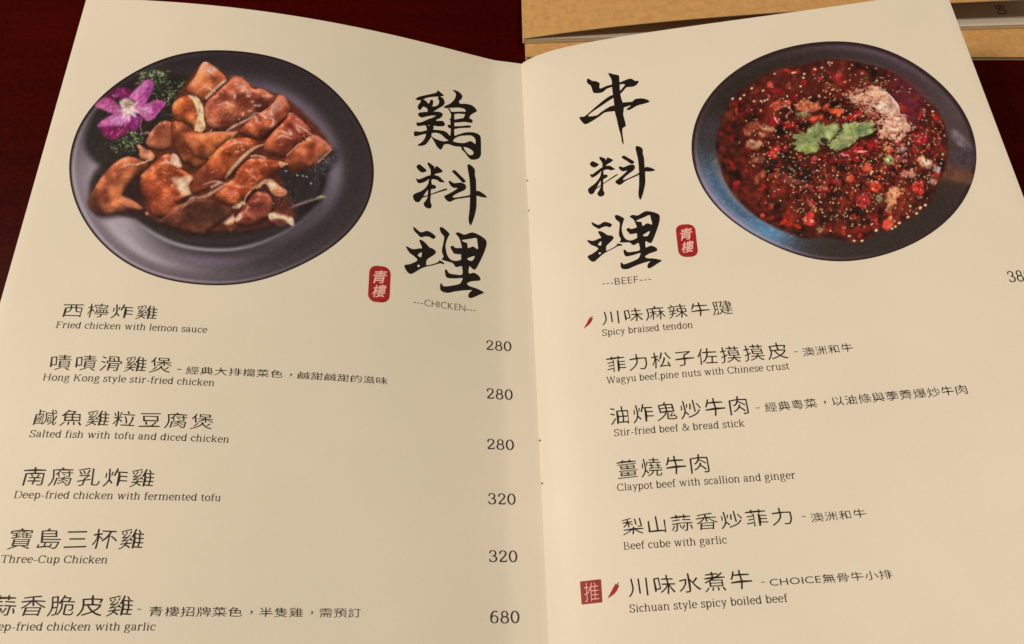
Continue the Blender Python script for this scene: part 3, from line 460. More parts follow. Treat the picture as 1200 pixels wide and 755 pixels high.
    P('D', [(390,520),(470,475),(485,500),(440,530),(400,530)], (226,180,140), 1, .9)
    P('D', [(302,612),(380,558),(410,600),(385,655),(330,645)], (224,172,140), 1, .95)
    P('D', [(410,610),(450,560),(465,590),(425,630)], (226,176,146), 1, .9)
    S('D', [(470,500),(440,545),(400,590)], 9, (60,26,20), 0, .8)
    P('D', [(655,572),(720,562),(832,592),(842,662),(800,640),(740,622),(680,622)], (224,186,150), 1, .97)
    P('D', [(680,610),(760,605),(800,640),(760,660),(700,645)], (110,52,40), 1, .8)
    P('D', [(700,560),(780,540),(860,550),(840,590),(760,580)], (110,44,36), 2, .8)
    P('D', [(850,545),(960,480),(1060,460),(1010,500),(920,560),(860,580)], (30,22,22), 3, .9)
    S('D', [(800,535),(880,500),(1000,462),(1060,448)], 13, (160,128,124), 1, .9, True)
    S('D', [(1000,462),(1050,442),(1085,452)], 13, (216,190,130), 1, .9, True)
    # lower-left dark slab
    D('D', [(-80,560),(-40,520),(80,470),(180,452),(260,472),(390,530),(400,560),(300,640),(220,680),(180,722),(100,712),(0,690),(-90,650),(-170,640)], (140,66,46), 12, gloss=.08, rough=.5)
    P('D', [(0,520),(100,475),(250,475),(380,535),(300,620),(180,660),(60,620)], (66,36,26), 7, .9)
    S('D', [(20,525),(60,490),(120,462)], 20, (200,130,104), 1, .75, True)
    P('D', [(350,650),(400,640),(390,700),(360,690)], (110,60,34), 2, .8)
    # wing
    D('C', [(82,465),(140,360),(200,270),(280,190),(370,142),(450,162),(532,180),(520,232),(440,285),(352,400),(325,432),(400,460),(500,530),(470,545),(350,552),(290,556),(200,566),(140,562),(92,522)], (186,90,52), 17, gloss=.22, rough=.3)
    P('C', [(82,470),(140,370),(150,430),(180,520),(240,560),(150,570),(92,525)], (56,24,18), 4, .85)
    P('C', [(330,450),(400,470),(485,530),(380,520),(330,490)], (226,140,94), 2, .6)
    P('C', [(350,400),(440,290),(480,330),(470,400),(520,480),(420,450)], (42,20,18), 4, .9)
    P('C', [(190,500),(250,520),(285,550),(210,560)], (200,110,74), 3, .6)
    D('C', [(432,60),(470,62),(500,95),(545,98),(585,145),(555,190),(500,180),(455,155),(462,110)], (204,118,84), 7, gloss=.4)
    for q in ([(430,215),(460,200),(500,185)], [(480,200),(520,180),(560,165)]): S('C', q, 9, (240,196,160), 0, .85, True)
    P('C', [(290,560),(420,552),(520,545),(470,580),(380,590)], (44,22,20), 3, .85)
    P('C', [(505,560),(520,555),(530,575),(512,582)], (200,120,90), 0, .9)
    for _ in range(420):
        x = a.rs.uniform(250, 790); y = a.rs.uniform(90, 560)
        gx_, gy_ = a.px('Z', [(x, y)])[0]; c_ = a.im[int(gy_), int(gx_)]
        if c_[0] < 105 or c_[0] - c_[2] < 45: continue
        t = a.rs.uniform(-1.1, .2) + (a.rs.rand() < .3) * 1.2; l_ = a.rs.uniform(4, 15); k_ = a.rs.rand()
        colr = tuple(c_ * .55) if k_ < .45 else (tuple(np.minimum(c_ * 1.25 + 18, 235)) if k_ < .85 else (238, 196, 172))
        S('Z', [(x, y), (x + l_*.5*math.cos(t), y + l_*.5*math.sin(t) + a.rs.uniform(-1.5, 1.5)), (x + l_*math.cos(t), y + l_*math.sin(t))], a.rs.uniform(1.2, 3.4), colr, 0, a.rs.uniform(.35, .8), True)
    for q in ([(415,165),(440,150),(470,165)], [(520,140),(545,150),(575,178)], [(470,205),(500,195),(530,210)], [(600,170),(620,180)], [(560,235),(590,225),(610,240)], [(690,255),(720,270),(745,290)], [(640,300),(660,290),(690,300)], [(500,320),(530,308),(560,312)], [(300,375),(330,365),(350,375)], [(265,395),(290,380)], [(190,385),(220,372),(250,372)], [(430,430),(470,420),(500,430)], [(560,395),(590,385)], [(380,300),(420,310)], [(440,100),(455,108),(470,122)]):
        S('Z', q, a.rs.uniform(4, 7), (238, 186, 160), 1, .7, True)
    # drops of sauce glistening on the plate
    for _ in range(240):
        x = a.rs.normal(610, 55); y = a.rs.normal(505, 55)
        if x + y < 1020: continue
        v = a.rs.uniform(70, 170); P('E', [(x-4,y),(x,y-4),(x+4,y),(x,y+4)], (v, v*.9, v*.92), 0, a.rs.uniform(.2, .9), False)
    for _ in range(200):
        x = a.rs.normal(790, 70); y = a.rs.normal(470, 50)
        v = a.rs.uniform(60, 150); P('D', [(x-4,y),(x,y-4),(x+4,y),(x,y+4)], (v, v*.86, v*.86), 0, a.rs.uniform(.15, .7), False)
    for x, y in ((430,600),(470,605),(500,612),(530,660),(345,570)): P('E', [(x-9,y),(x,y-6),(x+9,y),(x,y+6)], (190,176,176), 0, .85)
    a.im = a.im + a.noise(a.im.shape[:2], 1)[..., None] * 2.0
    return a

def paint_beef():
    a = Art(808, 44, 1148, 310, 11)
    X, Y = a.gx / a.K + a.x0, a.gy / a.K + a.y0
    rho = PLATE_R.rho(X, Y); th = np.degrees(np.arctan2(-(Y - PLATE_R.c[1]) * 1.3, X - PLATE_R.c[0]))
    def ang(c0, w): return np.exp(-(((th - c0 + 180) % 360 - 180) / w) ** 2)
    def rad(r0, w): return np.exp(-((rho - r0) / w) ** 2)
    im = np.zeros(a.im.shape); im[:] = (46, 36, 30)
    def add(m, col, al=1.0):
        m = np.clip(m * al, 0, 1)[..., None]; im[:] = im * (1 - m) + np.array(col, float) * m
    gr = a.noise(im.shape[:2], 1)
    add(ang(60, 42), (66, 50, 54), .8)
    add(rad(.95, .03) * ang(70, 50), (92, 72, 78), .8)
    add(rad(.83, .02) * ang(62, 32), (104, 84, 84), .7)
    add(ang(20, 22), (88, 66, 66), .6)
    add(ang(-9, 9) * np.clip((rho-.7)*8, 0, 1), (92, 56, 40), .9)
    w = np.clip(ang(216, 26) * 1.7, 0, 1)
    add(w, (96, 112, 126), 1)
    add(w * rad(.90, .045), (60, 86, 112), .9)
    add(w * rad(.955, .03), (112, 118, 136), .7)
    add(w * rad(.80, .045), (146, 134, 118), .95)
    add(ang(238, 9) * rad(.91, .07), (86, 130, 156), .85)
    add(np.clip((w-.05)*3,0,1) * np.clip(gr, 0, 3) * .12, (180, 200, 215), 1)
    add(np.exp(-((th % 360 - 166) / 8) ** 2) * rad(.88, .1), (72, 62, 76), .8)
    add(np.clip((rho - .965) / .008, 0, 1) * (1 - ang(220, 60)), (48, 30, 30), .8)
    add(rad(.972, .010) * ang(215, 48), (168, 140, 160), .9)
    add(np.clip((rho - .984) / .007, 0, 1), (40, 24, 28))
    add(np.clip(gr, 0, 3) * .035 * (rho < .97), (110, 96, 84)); add(ang(140, 45) * .5, (40, 31, 26))
    a.im = im
    P, S = a.P, a.S; rs = a.rs
    soup = [(133,346),(139,385),(154,446),(174,486),(204,526),(254,571),(314,606),(379,633),(424,645),(484,640),(550,655),(598,654),(640,626),(705,602),(765,571),(815,521),(832,476),(855,416),(861,322),(832,245),(775,192),(702,129),(606,95),(488,81),(391,103),(309,119),(237,158),(184,206),(150,274)]
    P('b', [(810,600),(850,610),(930,690),(935,735),(880,725),(820,660)], (120,102,106), 3, .9)
    P('d', [(700,130),(830,150),(920,180),(905,245),(800,225),(700,200)], (98,60,42), 3, .9)
    P('d', [(780,30),(930,10),(930,130),(850,150),(770,110)], (66,52,62), 4, .8)
    P('z', soup, (62,22,15), 3)
    sp = a.smooth(a.px('z', soup)); sl, m = a.mask(sp, 2)
    # broth colour variation
    n = a.noise(m.shape, 10); n2 = a.noise(m.shape, 3)
    col = np.stack([70 + 18*n + 14*n2, 21 + 5*n + 5*n2, 14 + 3*n + 3*n2], -1)
    a.put(sl, m, np.clip(col, 8, 255), .95)
    P('b', [(400,250),(560,300),(640,440),(600,560),(520,560),(440,400)], (98,30,42), 9, .85)
    P('z', [(300,130),(500,100),(640,150),(560,200),(360,200),(240,240)], (88,30,24), 8, .6)
    P('c', [(450,90),(620,60),(760,160),(700,230),(560,180)], (34,22,18), 7, .8)
    def P(f, pts, col, blur=0.0, al=1.0, sm=True):
        # a torn scrap: ragged outline, mottled inside, wet glints
        p = a.px(f, pts); q = []
        for i in range(len(p)):
            A_, B_ = p[i], p[(i + 1) % len(p)]; d = B_ - A_; n_ = np.array([-d[1], d[0]])
            for t in (0, .33, .66): q.append(A_ + d * (t + rs.uniform(-.08, .08)) + n_ * rs.uniform(-.16, .16))
        q = np.array(q); r_ = a.mask(q, min(blur, 1))
        if not r_: return
        m_ = r_[1]; v = a.noise(m_.shape, 2) * .20 + a.noise(m_.shape, 1) * .10
        c_ = np.array(col, float) * np.clip(1.0 + v * .75, .4, 1.5)[..., None]
        a.put(r_[0], m_, np.clip(c_, 0, 250), al)
        ar = m_.sum()
        for _ in range(int(ar / 95)):
            y_, x_ = rs.randint(m_.shape[0]), rs.randint(m_.shape[1])
            if m_[y_, x_] > .5:
                k_ = rs.rand(); cc = tuple(min(238, w_ * 1.12 + 14) for w_ in col) if k_ < .3 else tuple(w_ * (.35 if k_ < .7 else 1.35) for w_ in col)
                blob(x_ + r_[0][1].start, y_ + r_[0][0].start, rs.uniform(.6, 2.0), cc, rs.uniform(.4, .8), 0, 6, rs.uniform(1, 1.8), rs.uniform(0, 3))
    inside = np.zeros(a.im.shape[:2]); inside[sl] = m
    def ok(x, y):
        i, j = int(y), int(x)
        return 0 <= i < a.H and 0 <= j < a.W and inside[i, j] > .9
    K = a.K
    def blob(x, y, r, colr, al, bl=0, k=6, el=1.0, t=0):
        q = []
        for i in range(k):
            g = i / k * 6.283; rr = r * rs.uniform(.6, 1.25)
            px_, py_ = rr*math.cos(g)*el, rr*math.sin(g)/el
            q.append((x + px_*math.cos(t) - py_*math.sin(t), y + px_*math.sin(t) + py_*math.cos(t)))
        r_ = a.mask(a.smooth(np.array(q), 3), bl)
        if r_: a.put(r_[0], r_[1], colr, al)
    ex, ey = (1000 - a.x0) * K, (172 - a.y0) * K
    RX, RY = 137 * K, 106 * K
    cols = [(134,26,20),(104,20,15),(156,36,26),(64,26,16),(116,54,32),(50,18,14),(176,54,36),(38,16,12),(92,40,24),(168,28,26)]
    for _ in range(1000):
        x = rs.uniform(0, a.W); y = rs.uniform(0, a.H)
        if not ok(x, y): continue
        colr = cols[rs.randint(len(cols))]
        blob(x, y, rs.uniform(2, 9), tuple(v * rs.uniform(.7, 1.3) for v in colr), rs.uniform(.4, .95), int(rs.rand() < .2), el=rs.uniform(1, 1.7), t=rs.uniform(0, 3))
    # named pieces
    P('b', [(10,260),(60,210),(100,215),(95,250),(135,280),(110,320),(60,310)], (132,32,28), 2, .9)
    P('b', [(40,250),(75,220),(90,240),(60,265)], (168,62,52), 2, .8)
    P('a', [(490,300),(515,280),(538,300),(525,325),(495,318)], (196,66,58), 1, .95)
    P('a', [(500,325),(570,330),(640,370),(560,380)], (128,26,26), 2, .8)
    P('a', [(270,520),(330,475),(390,445),(385,475),(310,515),(270,540)], (126,30,32), 1, .85)
    P('a', [(345,600),(370,555),(440,545),(465,575),(420,610),(380,640),(345,635)], (140,64,44), 2, .95)
    P('a', [(450,580),(490,565),(550,595),(535,612),(480,605)], (184,128,92), 1, .95)
    P('a', [(340,670),(400,655),(470,690),(440,725),(380,720)], (176,120,86), 2, .95)
    P('a', [(440,620),(480,610),(490,640),(455,650)], (190,130,100), 1, .8)
    P('a', [(510,455),(530,420),(590,402),(650,412),(650,445),(590,440),(545,480)], (184,72,48), 1, .95)
    P('a', [(570,480),(600,455),(640,465),(640,500),(590,505)], (58,18,16), 1, .95)
    S('a', [(560,470),(590,448),(640,450),(650,480),(620,505)], 10, (176,112,100), 0, .8)
    P('a', [(680,430),(760,400),(830,420),(850,460),(780,480),(690,470)], (186,96,64), 2, .9)
    P('a', [(690,480),(760,470),(790,500),(740,520),(690,510)], (112,104,62), 2, .9)
    P('a', [(740,520),(800,505),(860,500),(870,530),(790,545)], (208,74,50), 1, .9)
    P('e', [(480,90),(540,60),(620,65),(665,90),(610,130),(600,160),(550,140),(500,120)], (226,84,44), 1, .97)
    P('e', [(400,70),(440,20),(490,10),(480,60),(430,100)], (200,66,44), 1, .9)
    P('e', [(620,190),(700,160),(770,110),(830,60),(870,60),(860,110),(800,160),(740,200),(670,205)], (160,22,26), 1, .95)
    S('e', [(760,110),(810,70),(850,90)], 16, (220,90,80), 0, .85, True)
    P('e', [(130,220),(250,215),(260,290),(210,330),(140,290)], (26,14,12), 2, .95)
    P('a', [(500,540),(540,500),(590,550),(560,575),(520,570)], (140,24,24), 1, .9)
    S('a', [(540,505),(552,535),(570,560)], 9, (232,190,180), 0, .9, True)
    P('a', [(590,545),(660,545),(690,570),(640,590),(600,580)], (142,24,22), 1, .9)
    P('c', [(485,50),(510,20),(550,10),(555,40),(520,75),(492,70)], (190,34,34), 1, .97)
    P('c', [(745,80),(780,62),(798,90),(780,110),(760,105)], (194,50,44), 1, .95)
    P('c', [(375,95),(430,70),(465,80),(450,110),(400,110)], (140,76,56), 1, .9)
    P('c', [(395,250),(400,190),(450,150),(480,165),(450,210),(420,240)], (148,70,44), 2, .9)
    P('c', [(570,215),(640,200),(720,240),(780,260),(760,285),(680,265),(600,245)], (104,52,38), 2, .9)
    P('c', [(790,268),(830,255),(865,275),(830,295)], (168,96,72), 1, .9)
    P('c', [(730,350),(750,345),(785,400),(790,430),(760,420)], (164,82,58), 1, .9)
    P('c', [(708,425),(770,420),(790,500),(745,512),(715,500)], (196,52,38), 1, .97)
    P('c', [(750,470),(770,470),(768,490),(750,488)], (240,190,150), 0, .8)
    P('c', [(780,530),(810,515),(840,540),(810,558)], (138,128,78), 1, .9)
    P('c', [(480,400),(500,360),(530,370),(510,410)], (170,66,44), 1, .8)
    P('d', [(215,120),(255,115),(290,150),(250,185),(225,165)], (206,76,50), 1, .95)
    P('d', [(120,205),(145,185),(168,200),(150,235),(122,225)], (206,84,48), 1, .95)
    P('d', [(20,225),(50,205),(75,240),(60,260)], (180,44,40), 1, .9)
    P('d', [(265,240),(310,225),(340,250),(320,300),(275,290)], (214,66,38), 1, .97)
    P('d', [(525,265),(570,225),(615,225),(612,300),(590,322),(560,300)], (208,48,38), 1, .97)
    P('d', [(345,520),(360,470),(395,445),(418,470),(405,520),(375,545)], (214,72,50), 1, .97)
    P('d', [(85,520),(105,500),(115,560),(95,570)], (176,52,36), 1, .9)
    P('d', [(120,530),(220,500),(330,500),(320,530),(200,555),(130,560)], (112,26,20), 2, .8)
    P('d', [(170,350),(230,290),(262,330),(270,370),(220,400),(180,380)], (160,40,38), 1, .9)
    P('d', [(370,300),(400,260),(440,270),(470,290),(420,360),(395,430),(370,420),(360,350)], (206,132,90), 2, .95)
    P('d', [(400,290),(450,290),(420,340)], (232,176,130), 2, .7)
    P('d', [(300,320),(330,310),(350,340),(330,370),(300,350)], (108,118,78), 1, .9)
    P('d', [(345,85),(380,60),(425,85),(420,120),(370,120)], (150,152,88), 1, .9)
    P('d', [(365,90),(385,80),(395,100),(378,108)], (216,214,150), 0, .8)
    P('d', [(550,85),(600,70),(660,100),(640,150),(590,140)], (216,150,110), 2, .9)
    P('d', [(600,100),(640,95),(650,125),(620,130)], (238,206,180), 1, .8)
    P('d', [(660,120),(710,140),(705,175),(670,165)], (186,168,166), 1, .8)
    P('d', [(445,170),(500,150),(560,185),(530,210),(470,200)], (196,134,110), 2, .85)
    P('d', [(640,205),(690,215),(680,250),(640,245)], (150,116,96), 1, .8)
    P('d', [(420,30),(470,5),(520,25),(480,50)], (190,160,160), 1, .8)
    P('d', [(330,10),(390,5),(420,30),(370,50)], (214,110,56), 1, .9)
    P('d', [(420,70),(470,60),(500,100),(460,110)], (160,60,68), 1, .8)
    P('e', [(740,480),(800,490),(930,540),(900,570),(800,570),(750,540)], (176,32,34), 1, .95)
    S('e', [(760,535),(820,545),(910,540)], 24, (238,176,170), 0, .9, True)
    P('e', [(580,560),(640,540),(720,570),(690,600),(610,590)], (170,30,36), 1, .95)
    S('e', [(600,560),(650,585),(700,575)], 15, (236,180,180), 0, .9, True)
    P('e', [(900,450),(960,400),(1000,370),(1060,380),(1050,440),(980,520),(910,510)], (146,22,26), 1, .95)
    P('e', [(450,640),(560,620),(700,640),(690,665),(560,665)], (128,22,28), 1, .85)
    P('b', [(560,680),(590,630),(640,625),(655,655),(610,700)], (190,26,44), 1, .95)
    P('b', [(5,700),(60,680),(100,720),(60,750)], (150,26,34), 1, .7)
    # sliced meat
    P('b', [(125,385),(180,340),(250,322),(330,313),(380,350),(410,395),(460,440),(470,490),(520,545),(550,580),(510,640),(450,700),(400,660),(350,650),(340,600),(325,520),(270,490),(220,440),(170,420)], (212,152,122), 1, .97)
    P('b', [(180,345),(330,320),(390,380),(400,400),(300,400),(240,410),(190,380)], (222,160,124), 3, .8)
    P('b', [(250,440),(400,420),(450,470),(370,500),(280,480)], (236,186,158), 3, .75)
    P('b', [(340,540),(450,530),(520,580),(440,620),(360,600)], (228,170,138), 3, .75)
    for q in ([(200,380),(260,375),(320,395)], [(280,500),(330,495),(380,500),(420,470)], [(330,520),(400,530),(470,545)], [(230,420),(300,410),(360,405)], [(360,610),(420,620),(480,610)], [(170,360),(210,350),(260,358)], [(390,560),(430,580),(500,570)]):
        S('b', q, 9, (132,62,44), 1, .8, True)
    S('b', [(330,315),(400,370),(455,440),(470,500),(500,530)], 10, (246,214,206), 0, .85, True)
    P('b', [(285,455),(300,448),(312,460),(298,470)], (60,20,14), 0, .95)
    P('b', [(440,520),(465,510),(478,530),(455,540)], (236,206,190), 0, .9)
    for _ in range(70):
        x = rs.uniform(150, 540); y = rs.uniform(330, 690)
        if abs((y-330) - (x-150)*.85) > 150: continue
        a.P('b', [(x-7,y),(x,y-5),(x+8,y+2),(x,y+6)], (120,56,38) if rs.rand() < .5 else (244,206,170), 1, .6)
    edge = [(125,385),(180,340),(250,322),(200,430),(260,480),(320,520),(330,590),(345,650),(400,680),(450,700),(500,650),(540,590),(300,500),(240,440)]
    for _ in range(34):
        x = rs.uniform(180, 520); y = 340 + (x - 150) * .7 + rs.uniform(-60, 110); l_ = rs.uniform(20, 60)
        S('b', [(x, y), (x + l_*.5, y + rs.uniform(-8, 8)), (x + l_, y + rs.uniform(-4, 18))], rs.uniform(5, 11), (120, 56, 40) if rs.rand() < .65 else (236, 190, 166), 0, rs.uniform(.4, .8), True)
    for _ in range(260):
        k_ = rs.randint(len(edge)); x_, y_ = edge[k_]; q = a.px('b', [(x_ + rs.normal(0, 26), y_ + rs.normal(0, 22))])[0]
        blob(q[0], q[1], rs.uniform(1, 4.5), [(70,22,16),(120,34,26),(206,146,114),(150,70,48),(34,14,10)][rs.randint(5)], .85, 0, el=rs.uniform(1, 1.8), t=rs.uniform(0, 3))
    # crushed bits between: highlights and dark crevices, denser to the right
    for _ in range(1500):
        x = rs.normal(ex + 30, RX*.42); y = rs.normal(ey + 22, RY*.36)
        if not ok(x, y): continue
        inside_meat = (x/K + a.x0 > 1010 and y/K + a.y0 < 165 and x/K + a.x0 < 1070)
        r = rs.rand()
        if inside_meat and r < .85: continue
        if r < .42: blob(x, y, rs.uniform(1.0, 3.2), (34, 12, 10), .7, 0, el=rs.uniform(1, 2), t=rs.uniform(0, 3))
        elif r < .74: blob(x, y, rs.uniform(1, 3.4), [(188, 40, 32), (206, 74, 44), (150, 24, 26)][rs.randint(3)], .8, 0, el=rs.uniform(1, 2), t=rs.uniform(0, 3))
        elif r < .85: blob(x, y, rs.uniform(.8, 2.2), (196, 112, 76), .75, 0, el=rs.uniform(1, 2), t=rs.uniform(0, 3))
        elif r < .91: blob(x, y, rs.uniform(.6, 1.5), (240, 200, 190), .8, 0, 5, el=rs.uniform(1, 2.6), t=rs.uniform(0, 3))
    # coriander leaf
    leafL = [(85,350),(130,355),(170,325),(225,345),(250,310),(255,280),(290,300),(300,265),(320,245),(350,235),(370,205),(420,225),(440,260),(480,265),(500,245),(530,265),(550,230),(600,225),(620,290),(560,340),(540,370),(500,430),(450,460),(385,440),(330,440),(370,480),(375,510),(330,560),(270,545),(250,570),(215,565),(190,545),(150,545),(105,530),(110,495),(160,470),(80,468),(90,450),(150,440),(120,395),(90,380)]
    leafR = [(520,420),(590,340),(640,290),(640,240),(690,215),(740,225),(780,215),(830,225),(900,205),(950,225),(990,230),(975,265),(1000,300),(985,325),(920,355),(870,365),(820,385),(790,415),(770,450),(720,470),(690,500),(640,510),(600,530),(560,545),(520,520),(490,500),(480,470)]
    P('e', [(100,380),(600,260),(1000,260),(1010,360),(700,540),(500,570),(200,600),(90,540)], (36,16,12), 3, .6)
    def ragged(L, amp):
        q = []
        for i in range(len(L)):
            A_, B_ = np.array(L[i], float), np.array(L[(i + 1) % len(L)], float)
            for t in (0, .5): q.append(tuple(A_ + (B_ - A_) * t + rs.uniform(-amp, amp, 2)))
        return q
    leafL, leafR = ragged(leafL, 8), ragged(leafR, 8)
    for L_, (qx, qy), c_ in ((leafL, (300, 410), (130, 134, 82)), (leafR, (700, 370), (144, 149, 92))):
        core = [(qx + (x - qx) * .80, qy + (y - qy) * .80) for x, y in L_]; a.P('e', core, c_, 1, .98, False)
        for k_ in range(0, len(L_)):
            x, y = L_[k_]; g_ = rs.uniform(.78, 1.18); o_ = rs.uniform(.94, 1.07)
            S('e', [(qx + (x - qx) * .55, qy + (y - qy) * .55), (qx + (x - qx) * .8 + rs.uniform(-6, 6), qy + (y - qy) * .8), (qx + (x - qx) * o_, qy + (y - qy) * o_)], rs.uniform(20, 40), tuple(v_ * g_ for v_ in c_), 0, .95, True)
            if k_ % 3 == 0: S('e', [(qx + (x - qx) * .5, qy + (y - qy) * .5), (qx + (x - qx) * .95, qy + (y - qy) * .95)], 7, (70, 78, 42), 0, .7, True)
    a.P('e', [(120,510),(240,470),(370,500),(330,545),(230,550),(150,530)], (158,168,84), 3, .8)
    a.P('e', [(240,360),(350,300),(460,280),(420,380),(330,410),(260,390)], (106,116,68), 4, .8)
    a.P('e', [(450,270),(600,250),(560,330),(480,420),(440,380)], (166,172,108), 3, .8)
    a.P('e', [(780,300),(830,260),(900,270),(910,310),(840,350),(780,340)], (92,112,72), 3, .85)
    a.P('e', [(640,300),(760,240),(760,330),(640,400)], (152,158,92), 4, .7)
    a.P('e', [(390,395),(440,395),(480,420),(440,455),(400,440)], (34,26,16), 1, .95)
    for q in ([(380,450),(250,400),(150,345)], [(380,455),(240,450),(100,470)], [(390,440),(340,350),(320,260)], [(460,450),(540,370),(640,280)], [(480,460),(600,440),(720,450)], [(640,300),(760,290),(960,240)], [(600,390),(700,370),(900,340)], [(380,460),(300,490),(220,540)]):
        S('e', q, 7, (84,92,50), 0, .55, True); S('e', [(x+5, y+6) for x, y in q], 5, (186,188,130), 0, .5, True)
    S('e', [(650,408),(720,400),(790,412)], 13, (196,150,110), 0, .95, True)
    S('e', [(660,416),(720,410),(770,418)], 5, (140,40,30), 0, .95)
    # sesame
    for _ in range(760):
        g = rs.uniform(0, 6.283); rr = math.sqrt(rs.uniform(.02, 1.0)) * rs.uniform(.75, 1)
        x = ex + RX * rr * math.cos(g); y = ey + RY * rr * math.sin(g)
        if not ok(x, y): continue
        ux, uy = (x/K + a.x0 - 920) * 9.433, (y/K + a.y0 - 120) * 9.433
        if 90 < ux < 1000 and 220 < uy < 560: continue
        if 1000 < ux < 1500 and -100 < uy < 350 : continue
        v = rs.uniform(.75, 1.08)
        blob(x, y, rs.uniform(1.5, 2.3), (232*v, 188*v, 136*v), rs.uniform(.7, 1), 0, 6, 1.3, rs.uniform(0, 3))
    for x, y in ((900,158),(920,160),(665,225),(680,222),(740,232),(733,258),(545,232),(855,192),(808,202),(395,327),(470,342),(455,410),(480,408),(498,400),(345,372),(320,395),(410,412),(270,395)):
        a.P('a', [(x-9,y),(x,y-6),(x+9,y),(x,y+7)], (226,186,140), 0, .95)
    for x, y in ((135,575),(165,605),(215,605),(305,540),(452,492),(425,515),(405,528),(520,385),(585,395),(560,432),(615,380),(505,455)):
        a.P('d', [(x-10,y),(x,y-7),(x+9,y),(x,y+8)], (226,192,146), 0, .95)
    a.im = a.im + a.noise(a.im.shape[:2], 1)[..., None] * 2.0
    return a
OUT_L = [(90,153.7),(110.7,123.5),(129.7,102.9),(158.3,83.8),(193.3,68.7),(226.6,61.3),(258,59),(289.4,60.8),(321.2,67.1),(345,75.9),(370,89.4),(396,110),(411.9,127.5),(423,146.5),(432.5,170.4),(436.5,189.4),(437.6,208.5),(436.8,220),(432.9,234.3),(424.9,251.8),(409,272.5),(377.2,296.3),(345.4,314.6),(313.6,326.5),(281.8,333.2),(259.7,334),(239,333.7),(207.2,330.5),(175.4,321.8),(148.4,309),(124.5,290),(108.6,272.5),(95.9,254.2),(87.2,234),(83.2,220),(81.4,196),(84,174)]
OUT_R = [(811.8,155.8),(817.2,136.2),(831.5,112.9),(851.1,91.5),(877.9,72.7),(906.5,61.1),(938.7,52.1),(970.9,48.9),(1005.8,50.4),(1041.5,60.2),(1070,73.6),(1098.7,95),(1122,120),(1136.3,145.1),(1143.6,170.1),(1143.9,186),(1143,198),(1135,223.8),(1118.3,249.7),(1090.5,273.8),(1059,290.5),(1025.6,301.6),(1002,305.5),(980,306.8),(960,304.5),(939.8,299.8),(902.7,286.8),(871.2,268.3),(843.4,246),(824.8,223.8),(814.6,201.5),(811.3,179.3)]
class Plate:

    def __init__(s, pts):
        p = np.array(pts); s.c = (p.max(0) + p.min(0)) / 2
        d = p - s.c; t = np.arctan2(d[:, 1], d[:, 0]); o = np.argsort(t); t, r = t[o], np.hypot(*d.T)[o]
        tt = np.concatenate([t - 2*np.pi, t, t + 2*np.pi]); rr = np.tile(r, 3)
        g = np.linspace(-np.pi, np.pi, 361)
        # low-order Fourier fit keeps the outline smooth
        A = np.stack([np.ones_like(t)] + [f(k*t) for k in range(1, 7) for f in (np.cos, np.sin)], 1)
        s.k = np.linalg.lstsq(A, r, rcond=None)[0]
    def R(s, t):
        return s.k[0] + sum(s.k[2*k-1]*np.cos(k*t) + s.k[2*k]*np.sin(k*t) for k in range(1, 7))
    def rho(s, x, y):
        dx, dy = x - s.c[0], y - s.c[1]; return np.hypot(dx, dy) / s.R(np.arctan2(dy, dx))
PLATE_L, PLATE_R = Plate(OUT_L), Plate(OUT_R)
# ---------------------------------------------------------------- table top
bm = bmesh.new()
bmesh.ops.create_cube(bm, size=1, matrix=Matrix.Translation((0, .1, -.0172)) @ Matrix.Diagonal((2.4, 1.7, .03, 1)))
bmesh.ops.bevel(bm, geom=bm.edges[:], offset=.004, segments=3, affect='EDGES')
me = bpy.data.meshes.new('table_top'); bm.to_mesh(me); bm.free()
o = link('table_top', me, lacquer); o['kind'] = 'structure'
TABLE_Z = -.0022

